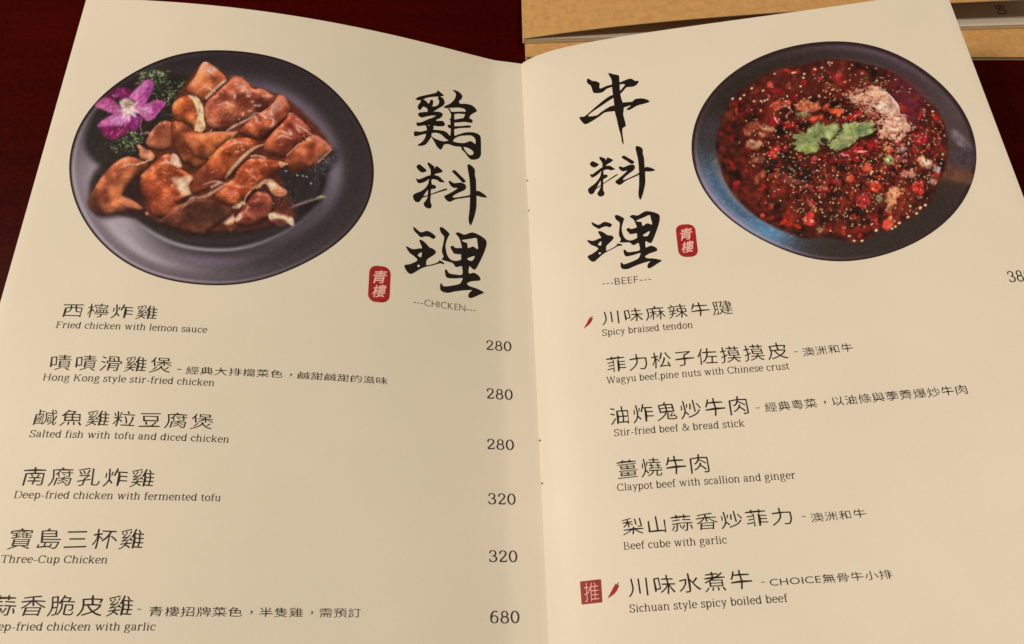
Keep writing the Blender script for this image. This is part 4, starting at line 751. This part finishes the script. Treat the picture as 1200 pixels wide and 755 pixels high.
# ---------------------------------------------------------------- the open menu: bowed pages
STEP = 3.0                                            # page columns every 3 mm of arc
PR = {k: np.array(v) for k, v in PROFILE.items()}
PAGE_W, PAGE_H = 215.0, 302.0
def place(side, u, v, lift=0.0):
    """page millimetres (u from the fold, v from the top edge) -> metres in the place"""
    a = np.abs(np.asarray(u, float)); t = PR[side]; g = np.arange(len(t)) * STEP
    a = np.clip(a, 0, g[-1] + 2)
    x = np.interp(a, g, t[:, 0]) + np.clip(a - g[-1], 0, None) * .97; z = np.interp(a, g, t[:, 1])
    s = -1 if side == 'L' else 1
    return np.stack([s * x * MM, np.asarray(v, float) * MM, (z + lift) * MM], -1)
menu = thing('open_menu', 'open booklet menu with cream pages showing a chicken plate and a beef bowl', 'menu', (0, 0, 0))
def page(side, name, lift, thick, mat, w=PAGE_W, h=PAGE_H, top=0.0):
    """one leaf: a thin solid sheet following the bow of the booklet"""
    us = np.concatenate([np.arange(0, w, STEP), [w]]); nv = 30
    vs = np.linspace(top, -h, nv)
    sgn = -1 if side == 'L' else 1
    V = []; F = []
    for k, dz in enumerate((0, -thick)):
        for v in vs:
            P = place(side, us, np.full(len(us), v), lift + dz); V += P.tolist()
    n = len(us); N = n * nv
    for j in range(nv - 1):
        for i in range(n - 1):
            q = (j*n+i, (j+1)*n+i, (j+1)*n+i+1, j*n+i+1)
            if sgn < 0: q = q[::-1]
            F.append(q); F.append(tuple(N + x for x in q[::-1]))
    rim = [i for i in range(n)] + [j*n+n-1 for j in range(1, nv)] + [(nv-1)*n+i for i in range(n-2, -1, -1)] + [j*n for j in range(nv-2, 0, -1)]
    nf = len(F); base_n = len(V); m_ = len(rim)
    V += [V[i] for i in rim] + [V[N + i] for i in rim]          # the cut edge has its own points: crisp edge
    for i in range(m_):
        j = (i + 1) % m_; q = (base_n + i, base_n + j, base_n + m_ + j, base_n + m_ + i)
        F.append(q if sgn < 0 else q[::-1])
    me = mesh(V, F)
    me.materials.append(mat); me.materials.append(paper_edge)
    mi = [0] * nf + [1] * (len(F) - nf); me.polygons.foreach_set('material_index', mi)
    o = link(name, me, None, menu)
    me.polygons.foreach_set('use_smooth', [True] * nf + [False] * (len(F) - nf))
    return o
pages = {'L': page('L', 'page', 0, .16, paper), 'R': page('R', 'page', 0, .16, paper)}
pages['L']['label'] = 'left page headed chicken with a plate of sliced chicken'
pages['R']['label'] = 'right page headed beef with a bowl of spicy red beef'
for k in range(3):
    for s in 'LR':
        page(s, 'page', -.24 - .24 * k, .16, paper, PAGE_W - .25 - .2 * k)
for s in 'LR': page(s, 'cover', -1.05, .45, kraft, PAGE_W + .0)

# ---------------------------------------------------------------- print on the pages
def warp(bm_or_me, side, lift):
    """flat print in page millimetres -> cut along the page's own columns and laid on the page"""
    bm = bm_or_me
    us = [v.co.x for v in bm.verts]
    if not us: return
    lo, hi = min(us), max(us); s = -1 if side == 'L' else 1
    k0 = int(min(abs(lo), abs(hi)) // STEP); k1 = int(max(abs(lo), abs(hi)) // STEP) + 1
    for k in range(k0, k1 + 1):
        u = s * k * STEP
        if lo < u < hi:
            bmesh.ops.bisect_plane(bm, geom=bm.verts[:] + bm.edges[:] + bm.faces[:], plane_co=(u, 0, 0), plane_no=(1, 0, 0), dist=1e-5)
    co = np.array([v.co[:] for v in bm.verts])
    P = place(side, co[:, 0], co[:, 1], 0); P[:, 2] += (lift + co[:, 2]) * MM
    for v, p in zip(bm.verts, P): v.co = p
def finish(bm, name, mat, side, lift=.05):
    warp(bm, side, lift)
    bm.normal_update()
    bad = [f for f in bm.faces if f.normal.z < 0]
    if bad: bmesh.ops.reverse_faces(bm, faces=bad)
    me = bpy.data.meshes.new(name); bm.to_mesh(me); bm.free()
    return link(name, me, mat, pages[side])
def filled(loops, n=3, smooth=True):
    """closed outlines (first the outside, then holes) -> flat triangles"""
    cu = bpy.data.curves.new('t', 'CURVE'); cu.dimensions = '2D'; cu.fill_mode = 'BOTH'
    for lp in loops:
        p = np.array(lp, float)
        if smooth: p = Art.smooth(p, n)
        sp = cu.splines.new('POLY'); sp.points.add(len(p) - 1)
        sp.points.foreach_set('co', np.c_[p, np.zeros(len(p)), np.ones(len(p))].ravel()); sp.use_cyclic_u = True
    return curve_bm(cu)
def curve_bm(cu):
    o = bpy.data.objects.new('t', cu); C.objects.link(o); bpy.context.view_layer.update()
    me = bpy.data.meshes.new_from_object(o.evaluated_get(bpy.context.evaluated_depsgraph_get()))
    bpy.data.objects.remove(o); bm = bmesh.new(); bm.from_mesh(me); bpy.data.meshes.remove(me)
    bmesh.ops.delete(bm, geom=[v for v in bm.verts if not v.link_faces], context='VERTS')
    return bm
CJK = {}
def glyph(ch, offset, bold):
    cu = bpy.data.curves.new('t', 'FONT'); cu.body = ch; cu.size = 1; cu.offset = offset; cu.fill_mode = 'FRONT'; cu.resolution_u = 3
    bm = curve_bm(cu); bpy.data.curves.remove(cu)
    V = [v.co[:] for v in bm.verts]; F = [[v.index for v in f.verts] for f in bm.faces]; bm.free(); return V, F
def glyphs(text, offset=0.0, spacing=1.0, hand=0.0, bold=0.0):
    """printed lettering, one character after the other; hand bends the bars a little like clerical script"""
    bm = bmesh.new(); x = 0
    for ch in text:
        latin = ord(ch) < 256
        key = (ch, offset)
        if key not in CJK: CJK[key] = glyph(ch, offset, bold)
        V, F = CJK[key]
        xs = [v[0] for v in V]; adv = (max(xs) - min(xs) + .13 if ch != 'I' else .22) if latin else 1.0
        ox = x - (min(xs) - .06 if latin else 0)
        for k, (dx, dy) in enumerate([(0, 0)] + ([(bold, 0), (0, bold), (-bold, 0), (0, -bold)] if bold else [])):
            vs = []
            for p in V:
                px, py = p[0], p[1]
                if ch == '，': px += .32; py += .26
                elif hand and not latin:
                    q = 2 * px - 1; py += -.045 * q * q * hand + .06 * max(0, q - .55) * hand; px += .02 * math.sin(py * 6) * hand
                vs.append(bm.verts.new((ox + px + dx, py + dy, k * .003)))
            for f in F:
                try: bm.faces.new([vs[i] for i in f])
                except ValueError: pass
        x += adv * spacing
    return bm
def fit(bm, u0, v0, u1, v1, h, slant=0, keep_y=None):
    """scale flat lettering so that its ink runs from (u0,v0) to (u1,v1) and stands h high"""
    xs = [v.co.x for v in bm.verts]; ys = [v.co.y for v in bm.verts]
    x0, x1, y0, y1 = min(xs), max(xs), min(ys), max(ys)
    if keep_y: y0, y1 = keep_y
    for v in bm.verts:
        t = (v.co.x - x0) / (x1 - x0)
        y = (v.co.y - y0) / (y1 - y0) * h
        v.co.x = u0 + (u1 - u0) * t + slant * y; v.co.y = v0 + (v1 - v0) * t + y
# a book face with small slab serifs, drawn as pen strokes: width, points, curved or not
def arc(cx, cy, rx, ry, a, b, n=14):
    return [(cx + rx * math.cos(math.radians(a + (b - a) * i / n)), cy + ry * math.sin(math.radians(a + (b - a) * i / n))) for i in range(n + 1)]
st, th, sf = .074, .046, .036
def stem(x, y0, y1, foot=True, head='l', w=st):
    r = [(w, [(x, y0), (x, y1)])]
    if foot: r.append((sf, [(x - .085, y0 + .018), (x + .085, y0 + .018)]))
    if head == 'l': r.append((sf, [(x - .09, y1 - .02), (x, y1 - .018)]))
    if head == 'b': r.append((sf, [(x - .085, y1 - .018), (x + .085, y1 - .018)]))
    return r
def ring(cx, cy, rx, ry): return [(.06, arc(cx, cy, rx, ry, 0, 360, 22))]
def arch(x0, x1): return [(.05, [(x0, .30), (x0 + .05, .37), (x0 + .13, .425), (x1 - .07, .43), (x1 - .015, .39), (x1, .30)])] + stem(x1, 0, .32, True, None)
GL = {
 'a': (.49, [(.05, [(.09, .33), (.11, .40), (.20, .44), (.30, .42), (.345, .34)]), (st, [(.345, .34), (.345, .07)]), (.045, [(.345, .08), (.38, .02), (.45, .03)]), (.055, [(.34, .26), (.20, .245), (.10, .19), (.08, .11), (.13, .035), (.22, .02), (.34, .10)]), (.07, [(.075, .34), (.13, .34)])]),
 'b': (.53, [(st, [(.115, .0), (.115, .70)]), (sf, [(.03, .68), (.12, .68)])] + ring(.285, .225, .165, .205)),
 'c': (.46, [(.058, arc(.25, .22, .175, .205, 40, 318, 18)), (.075, [(.355, .34), (.42, .34)])]),
 'd': (.55, [(st, [(.405, .0), (.405, .70)]), (sf, [(.32, .68), (.41, .68)]), (sf, [(.41, .018), (.50, .018)])] + ring(.235, .225, .165, .205)),
 'e': (.48, [(.058, arc(.25, .22, .18, .205, 5, 318, 18)), (.042, [(.08, .24), (.42, .24)])]),
 'f': (.34, [(st, [(.15, 0), (.15, .56)]), (.055, [(.15, .54), (.17, .65), (.24, .695), (.32, .675)]), (.04, [(.04, .42), (.29, .42)]), (sf, [(.06, .018), (.25, .018)]), (.075, [(.29, .655), (.35, .655)])]),
 'g': (.50, ring(.23, .295, .135, .14) + [(.045, [(.34, .39), (.39, .44), (.47, .43)]), (.048, [(.15, .17), (.09, .10), (.13, .045), (.30, .03), (.41, -.01), (.43, -.09), (.36, -.17), (.21, -.20), (.08, -.16), (.06, -.08), (.14, .0)])]),
 'h': (.57, stem(.12, 0, .70) + arch(.12, .42)),
 'i': (.28, stem(.14, 0, .44) + [(.085, [(.14, .585), (.14, .665)])]),
 'k': (.55, stem(.12, 0, .70) + [(.05, [(.42, .42), (.14, .17)]), (.065, [(.24, .25), (.44, .01)]), (sf, [(.32, .42), (.50, .42)]), (sf, [(.35, .018), (.53, .018)])]),
 'l': (.28, stem(.14, 0, .70)),
 'm': (.86, stem(.12, 0, .44) + arch(.12, .42) + arch(.42, .72)),
 'n': (.57, stem(.12, 0, .44) + arch(.12, .42)),
 'o': (.51, ring(.255, .22, .185, .205)),
 'p': (.54, [(st, [(.125, -.19), (.125, .44)]), (sf, [(.04, .425), (.13, .425)]), (sf, [(.04, -.18), (.21, -.18)])] + ring(.295, .22, .165, .205)),
 'r': (.41, stem(.13, 0, .44) + [(.055, [(.13, .27), (.18, .37), (.26, .425), (.33, .42)]), (.08, [(.31, .40), (.38, .40)])]),
 's': (.41, [(.055, [(.34, .34), (.29, .41), (.20, .43), (.11, .39), (.10, .30), (.18, .245), (.28, .20), (.345, .14), (.32, .05), (.22, .015), (.12, .03), (.07, .12)]), (.03, [(.35, .43), (.35, .31)]), (.03, [(.06, .01), (.06, .14)])]),
 't': (.35, [(st, [(.15, .10), (.15, .56)]), (.05, [(.15, .12), (.17, .04), (.24, .015), (.32, .06)]), (.04, [(.03, .42), (.30, .42)])]),
 'u': (.57, [(st, [(.13, .12), (.13, .44)]), (.05, [(.13, .14), (.16, .05), (.24, .015), (.34, .04), (.42, .12)]), (st, [(.42, 0), (.42, .44)]), (sf, [(.04, .42), (.13, .42)]), (sf, [(.33, .42), (.42, .42)]), (sf, [(.42, .018), (.51, .018)])]),
 'w': (.78, [(.065, [(.12, .43), (.25, .01)]), (.045, [(.25, .01), (.39, .42)]), (.065, [(.39, .42), (.52, .01)]), (.045, [(.52, .01), (.67, .43)]), (sf, [(.03, .42), (.21, .42)]), (sf, [(.31, .42), (.46, .42)]), (sf, [(.58, .42), (.75, .42)])]),
 'y': (.52, [(.065, [(.11, .43), (.27, .03)]), (.045, [(.42, .43), (.25, -.02), (.17, -.17), (.07, -.19)]), (sf, [(.03, .42), (.20, .42)]), (sf, [(.34, .42), (.50, .42)])]),
 'B': (.66, [(st, [(.17, .0), (.17, .68)]), (.045, [(.05, .66), (.36, .66), (.48, .60), (.48, .44), (.38, .36), (.17, .355)]), (.05, [(.36, .355), (.50, .30), (.56, .18), (.50, .06), (.36, .02), (.05, .02)])]),
 'C': (.69, [(.06, arc(.36, .34, .27, .325, 38, 322, 20)), (.035, [(.60, .66), (.60, .46)]), (.035, [(.60, .02), (.60, .16)])]),
 'D': (.74, [(st, [(.17, 0), (.17, .68)]), (.05, [(.05, .66), (.36, .66), (.56, .60), (.65, .44), (.65, .24), (.56, .08), (.36, .02), (.05, .02)])]),
 'F': (.62, [(st, [(.17, 0), (.17, .68)]), (.045, [(.05, .66), (.55, .66)]), (.04, [(.17, .36), (.40, .36)]), (sf, [(.05, .018), (.30, .018)]), (.034, [(.55, .68), (.55, .50)]), (.034, [(.40, .45), (.40, .27)])]),
 'H': (.80, stem(.17, 0, .68, True, 'b') + stem(.63, 0, .68, True, 'b') + [(.045, [(.17, .35), (.63, .35)])]),
 'K': (.76, stem(.17, 0, .68, True, 'b') + [(.048, [(.60, .66), (.19, .28)]), (.07, [(.33, .40), (.62, .02)]), (sf, [(.50, .66), (.70, .66)]), (sf, [(.52, .018), (.73, .018)])]),
 'S': (.57, [(.06, [(.47, .52), (.41, .63), (.28, .665), (.15, .62), (.10, .51), (.16, .40), (.30, .34), (.43, .27), (.48, .15), (.41, .045), (.28, .01), (.14, .05), (.08, .17)]), (.034, [(.485, .68), (.485, .50)]), (.034, [(.075, .0), (.075, .19)])]),
 'T': (.68, [(st, [(.34, 0), (.34, .66)]), (.045, [(.05, .66), (.63, .66)]), (sf, [(.22, .018), (.46, .018)]), (.034, [(.05, .68), (.05, .50)]), (.034, [(.63, .68), (.63, .50)])]),
 'W': (.98, [(.07, [(.12, .67), (.30, .01)]), (.046, [(.30, .01), (.49, .66)]), (.07, [(.49, .66), (.67, .01)]), (.046, [(.67, .01), (.86, .67)]), (sf, [(.02, .66), (.23, .66)]), (sf, [(.40, .66), (.57, .66)]), (sf, [(.76, .66), (.95, .66)])]),
 '&': (.76, [(.055, [(.66, .36), (.56, .16), (.40, .02), (.22, .01), (.10, .10), (.12, .24), (.26, .35), (.40, .46), (.42, .58), (.34, .67), (.23, .63), (.22, .52), (.34, .34), (.50, .14), (.68, .02)]), (sf, [(.56, .37), (.74, .37)])]),
 '-': (.36, [(.05, [(.05, .22), (.31, .22)])]),
 ',': (.24, [(.075, [(.12, .0), (.12, .08)]), (.04, [(.135, .02), (.09, -.10)])]),
 '0': (.58, [(.07, arc(.29, .34, .20, .325, 0, 360, 24))]),
 '2': (.58, [(.065, [(.11, .50), (.16, .62), (.28, .665), (.41, .62), (.46, .50), (.40, .37), (.26, .22), (.11, .05)]), (.07, [(.10, .035), (.48, .035)]), (.04, [(.48, .02), (.50, .16)]), (.08, [(.09, .50), (.15, .50)])]),
 '3': (.58, [(.062, [(.11, .55), (.18, .64), (.30, .665), (.43, .60), (.44, .46), (.36, .37), (.24, .355)]), (.068, [(.26, .355), (.40, .33), (.49, .22), (.45, .08), (.32, .015), (.18, .03), (.09, .13)]), (.08, [(.09, .53), (.15, .53)]), (.08, [(.08, .14), (.14, .14)])]),
 '6': (.58, [(.062, arc(.29, .215, .185, .20, 0, 360, 20)), (.07, [(.46, .62), (.34, .665), (.20, .59), (.12, .42), (.105, .24)])]),
 '8': (.58, [(.06, arc(.29, .50, .155, .165, 0, 360, 18)), (.066, arc(.29, .185, .195, .18, 0, 360, 20))]),
}
def serif_text(text, heavy=1.0):
    """lettering in the book face, ink only, cap height .68"""
    bm = bmesh.new(); x = 0; k = 0
    for ch in text:
        if ch == ' ': x += .27; continue
        adv, strokes = GL[ch]
        for wd, pts in strokes:
            p = np.array(pts, float)
            if len(p) > 3 and len(p) < 14: p = Art.smooth(p, 3, False)
            d = np.gradient(p, axis=0); d /= np.linalg.norm(d, axis=1)[:, None] + 1e-9
            wid = wd * heavy / 2 * (np.ones(len(p)) if len(pts) < 3 else .66 + .62 * np.abs(d[:, 1]))
            nrm = np.stack([-d[:, 1], d[:, 0]], 1) * wid[:, None]
            z = (k % 7) * .0014; k += 1
            if ch.islower():                                    # large x-height
                f = lambda y: np.where(y > .44, .505 + (y - .44) * .75, y * np.where(y > 0, 1.148, 1))
            else: f = lambda y: y
            A = [bm.verts.new((x + q[0], float(f(q[1])), z)) for q in p + nrm]; B = [bm.verts.new((x + q[0], float(f(q[1])), z)) for q in p - nrm]
            for i in range(len(p) - 1): bm.faces.new((A[i], B[i], B[i+1], A[i+1]))
        x += adv
    return bm

for side, kind, text, u0, v0, u1, v1, h in PRINT:
    if kind in ('dish_name', 'dish_note'):
        note = kind == 'dish_note'
        bm = glyphs(text, -.003 if not note else 0, 1.08 if not note else 1.02, 1.6)
        fit(bm, u0, v0 - h * .06, u1, v1 - h * .06, h * (1.15 if not note else .93))
        finish(bm, kind, ink_text if not note else ink_fine, side)
    elif kind == 'dish_subtitle':
        bm = serif_text(text, 1.2); fit(bm, u0, v0, u1, v1, h * .82, keep_y=(0, .70)); finish(bm, kind, ink_fine, side)
    elif kind == 'price':
        bm = serif_text(text, 1.15); fit(bm, u0, v0, u1, v1, h, keep_y=(0, .68)); finish(bm, kind, ink_text, side)
    elif kind == 'dash':
        bm = bmesh.new(); vs = [bm.verts.new((x, y, 0)) for x, y in ((u0, v0), (u1, v1), (u1, v1 + h), (u0, v0 + h))]; bm.faces.new(vs)
        finish(bm, kind, ink_fine, side)
    else:
        bm = glyphs(text, -.012); fit(bm, u0, v0, u1, v1, h); finish(bm, kind, ink_fine, side)

# brush written headings: every character is one part
for side, ch, strokes in BRUSH:
    tot = bmesh.new()
    for k, loops in enumerate(strokes):
        one = filled(loops, 4)
        for v in one.verts: v.co.z = (k % 5) * .006
        me = bpy.data.meshes.new('t'); one.to_mesh(me); one.free(); tot.from_mesh(me); bpy.data.meshes.remove(me)
    finish(tot, 'heading_character', ink, side)

# red seals, the recommendation stamp and the two chilies
def quad_map(bm, Q, pad=(0, 0, 1, 1)):
    xs = [v.co.x for v in bm.verts]; ys = [v.co.y for v in bm.verts]
    x0, x1, y0, y1 = min(xs), max(xs), min(ys), max(ys); a, b, c, d = [np.array(q) for q in Q]   # TL TR BR BL
    for v in bm.verts:
        s = pad[0] + (pad[2] - pad[0]) * (v.co.x - x0) / (x1 - x0); t = pad[1] + (pad[3] - pad[1]) * (v.co.y - y0) / (y1 - y0)
        p = (d * (1 - s) + c * s) * (1 - t) + (a * (1 - s) + b * s) * t
        v.co.x, v.co.y = float(p[0]), float(p[1])
def rounded(w_, h_, r, n=6, wob=0):
    P = []
    for cx, cy, a0 in ((w_ - r, h_ - r, 0), (r, h_ - r, 90), (r, r, 180), (w_ - r, r, 270)):
        for i in range(n + 1):
            a = math.radians(a0 + 90 * i / n); P.append((cx + r * math.cos(a) + random.uniform(-wob, wob), cy + r * math.sin(a) + random.uniform(-wob, wob)))
    return P
def seal(side, Q):
    bm = filled([rounded(9.2, 17.4, 3.4)], smooth=False); quad_map(bm, Q); finish(bm, 'seal_mark', seal_red, side, .05)
    for ch, y0, y1 in (('青', .50, .88), ('樓', .12, .49)):
        bm = glyphs(ch, 0, bold=.013)
        for v in bm.verts: v.co.x += .18 * v.co.y; v.co.y += .12 * v.co.x
        quad_map(bm, Q, (.18, y0, .84, y1)); finish(bm, 'seal_character', seal_white, side, .065)
seal('L', [(-75.9, -134.2), (-66.6, -134.2), (-66.6, -151.6), (-75.9, -151.8)])
seal('R', [(69.5, -115.9), (78.1, -116.5), (77.6, -133.2), (69.1, -132.6)])
QS = [(15.0, -266.1), (23.5, -265.6), (23.3, -273.9), (15.1, -274.4)]
bm = filled([rounded(8, 8, .35, 3, .05)], smooth=False); quad_map(bm, QS); finish(bm, 'recommendation_stamp', stamp_red, 'R')
bm = glyphs('推', -.012); quad_map(bm, QS, (.17, .10, .86, .90)); finish(bm, 'stamp_character', stamp_white, 'R', .065)
def chili(u, v, du, dv):
    B = [(0, 0), (.10, .02), (.38, .16), (.66, .34), (.86, .56), (.93, .74), (.84, .86), (.66, .84), (.50, .68), (.32, .42), (.14, .18)]
    G = [(.66, .84), (.84, .86), (.95, .72), (1.02, .80), (.93, .88), (1.0, 1.04), (.88, .98), (.80, .90), (.70, .96)]
    for lp, nm, mt, z in ((B, 'chili_mark', chili_red, .05), (G, 'chili_stalk_mark', chili_green, .056)):
        bm = filled([[(u + du * x, v + dv * y) for x, y in lp]], 3); finish(bm, nm, mt, 'R', z)
chili(24.3, -161.7, 4.4, 5.2); chili(25.4, -272.4, 4.7, 5.2)

# printed food pictures
def picture(side, art, plate, coef, name, label):
    nr, na = 170, 620
    t = np.linspace(-np.pi, np.pi, na, endpoint=False); R = plate.R(t)
    rho = np.linspace(0, 1, nr + 1)[1:] ** .75
    X = plate.c[0] + rho[:, None] * (R * np.cos(t))[None]; Y = plate.c[1] + rho[:, None] * (R * np.sin(t))[None]
    X = np.concatenate([[plate.c[0]], X.ravel()]); Y = np.concatenate([[plate.c[1]], Y.ravel()])
    x, y = (X - plate.c[0]) / 180, (Y - plate.c[1]) / 180
    A = np.stack([x**i * y**j for i in range(5) for j in range(5 - i)], 1); UV = A @ np.array(coef)
    P = place(side, UV[:, 0], UV[:, 1], .07)
    gx = np.clip((X - art.x0) * art.K - .5, 0, art.W - 2); gy = np.clip((Y - art.y0) * art.K - .5, 0, art.H - 2)
    ix, iy = gx.astype(int), gy.astype(int); fx, fy = (gx - ix)[:, None], (gy - iy)[:, None]; im = lin(np.clip(art.im, 0, 255))
    col = im[iy, ix]*(1-fx)*(1-fy) + im[iy, ix+1]*fx*(1-fy) + im[iy+1, ix]*(1-fx)*fy + im[iy+1, ix+1]*fx*fy
    col = np.clip(col / LIGHT, .002, .9)
    a = np.arange(na); b_ = (a + 1) % na
    q = np.concatenate([np.stack([1+j*na+a, 1+j*na+b_, 1+(j+1)*na+b_, 1+(j+1)*na+a], 1) for j in range(nr - 1)])
    tri = np.stack([np.zeros(na, int), 1 + b_, 1 + a], 1)
    me = bpy.data.meshes.new(name); me.vertices.add(len(P)); me.vertices.foreach_set('co', P.ravel())
    nl = len(tri) * 3 + len(q) * 4; me.loops.add(nl); me.loops.foreach_set('vertex_index', np.concatenate([tri.ravel(), q.ravel()]))
    me.polygons.add(len(tri) + len(q))
    me.polygons.foreach_set('loop_start', np.concatenate([np.arange(len(tri)) * 3, len(tri) * 3 + np.arange(len(q)) * 4]))
    me.update(calc_edges=True); me.validate()
    if me.polygons[len(me.polygons) // 2].normal.z < 0: me.flip_normals()
    ca = me.color_attributes.new('print', 'FLOAT_COLOR', 'POINT'); ca.data.foreach_set('color', np.c_[col, np.ones(len(col))].ravel())
    o = link(name, me, photo_print, pages[side], True); o['label'] = label; return o
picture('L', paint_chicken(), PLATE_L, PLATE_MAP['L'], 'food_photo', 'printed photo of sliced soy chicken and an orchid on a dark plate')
picture('R', paint_beef(), PLATE_R, PLATE_MAP['R'], 'food_photo', 'printed photo of beef in red chili broth in a blue rimmed bowl')

# staples in the fold
for v0, v1 in ((-76.2, -93.8), (-208.8, -227.0)):
    bm = bmesh.new()
    for v in (v0, v1):
        bmesh.ops.create_uvsphere(bm, u_segments=10, v_segments=6, radius=.00048, matrix=Matrix.Translation((.00045, v * MM, .00022)))
    bmesh.ops.create_cone(bm, cap_ends=True, segments=8, radius1=.00018, radius2=.00018, depth=abs(v1 - v0) * MM,
                          matrix=Matrix.Translation((.0002, (v0 + v1) / 2 * MM, -.00012)) @ Matrix.Rotation(math.pi / 2, 4, 'X'))
    me = bpy.data.meshes.new('staple'); bm.to_mesh(me); bm.free(); link('staple', me, staple_metal, menu, True)

# ---------------------------------------------------------------- two closed menus lying behind
def slab(name, parent, P, z0, z1, mat, edge=None, bow=None, n=24):
    """sheet or book block over the quad P (front left, front right, back right, back left), optionally lifted by bow(s, t)"""
    a, b, c, d = [np.array(p, float) for p in P]; V = []; F = []
    for k, z in enumerate((z1, z0)):
        for j in range(n + 1):
            for i in range(n + 1):
                s, t = i / n, j / n
                p = (a*(1-s) + b*s)*(1-t) + (d*(1-s) + c*s)*t; V.append((p[0], p[1], z + (bow(s, t) if bow else 0)))
    m_ = n + 1; N = m_ * m_
    for j in range(n):
        for i in range(n):
            q = (j*m_+i, j*m_+i+1, (j+1)*m_+i+1, (j+1)*m_+i); F.append(q); F.append(tuple(N + x for x in q[::-1]))
    nf = len(F)
    rim = [i for i in range(m_)] + [j*m_+n for j in range(1, m_)] + [n*m_+i for i in range(n-1, -1, -1)] + [j*m_ for j in range(n-1, 0, -1)]
    B = len(V); R = len(rim); V += [V[i] for i in rim] + [V[N + i] for i in rim]
    for i in range(R):
        j = (i + 1) % R; F.append((B + i, B + R + i, B + R + j, B + j))
    me = mesh(V, F); me.materials.append(mat); me.materials.append(edge or mat)
    me.polygons.foreach_set('material_index', [0] * nf + [1] * (len(F) - nf))
    o = link(name, me, None, parent); me.polygons.foreach_set('use_smooth', [True] * nf + [False] * (len(F) - nf)); return o
low = thing('closed_menu', 'lower kraft paper covered menu lying flat on the red table under the other one', 'menu', (.14, .1, TABLE_Z))
Z = TABLE_Z
P = [(.0024, .0045), (.292, -.0046), (.300, .30), (.006, .31)]
def shift(P, d): return [(x, y - d) for x, y in P]
M = Matrix.Translation((-.14, -.1, -TABLE_Z))
parts = []
parts.append(slab('cover', low, P, Z + .0002, Z + .0007, kraft, paper_edge))
for k in range(5): parts.append(slab('page', low, [(x + .0006, y + .0006) for x, y in P], Z + .0008 + k * .00024, Z + .001 + k * .00024, paper, paper_edge, n=2))
parts.append(slab('cover', low, P, Z + .0021, Z + .0026, kraft, paper_edge))
for o in parts: o.matrix_parent_inverse = M
top = thing('kraft_covered_menu', 'upper kraft paper covered menu with its cover lifting off white pages, behind the open menu', 'menu', (.14, .12, Z + .0028))
M = Matrix.Translation((-.14, -.12, -(Z + .0028)))
parts = []
Q = [(.0012, .0139), (.292, .0166), (.297, .31), (.006, .305)]
z = Z + .0029
parts.append(slab('cover', top, Q, z, z + .0005, kraft, paper_edge))
z += .0006
for k in range(6): parts.append(slab('page', top, [(x + .0001 * (k % 3), y + random.uniform(0, .0002)) for x, y in Q], z + k * .00032, z + k * .00032 + .00031, paper, paper_edge, n=2))
ztop = z + 6 * .00032
def lift(s, t): return .0180 * (1 - math.exp(-2.6 * s)) * (1 - .10 * t) + .0006
parts.append(slab('cover', top, Q, ztop, ztop + .00045, kraft, paper_edge, lift, 40))
# price on the uncovered page, read from the right
bm = serif_text('2 80', 1.1)
Rm = Matrix.Rotation(-math.pi / 2, 4, 'Z')
for v in bm.verts: v.co = Rm @ Vector((v.co.x * .0066, v.co.y * .0079, v.co.z * .00005))
me = bpy.data.meshes.new('price'); bm.to_mesh(me); bm.free()
pz = link('price', me, ink_text, top); pz.location = (.2690, .0373, ztop + .00004)
parts.append(pz)
for o in parts: o.matrix_parent_inverse = M
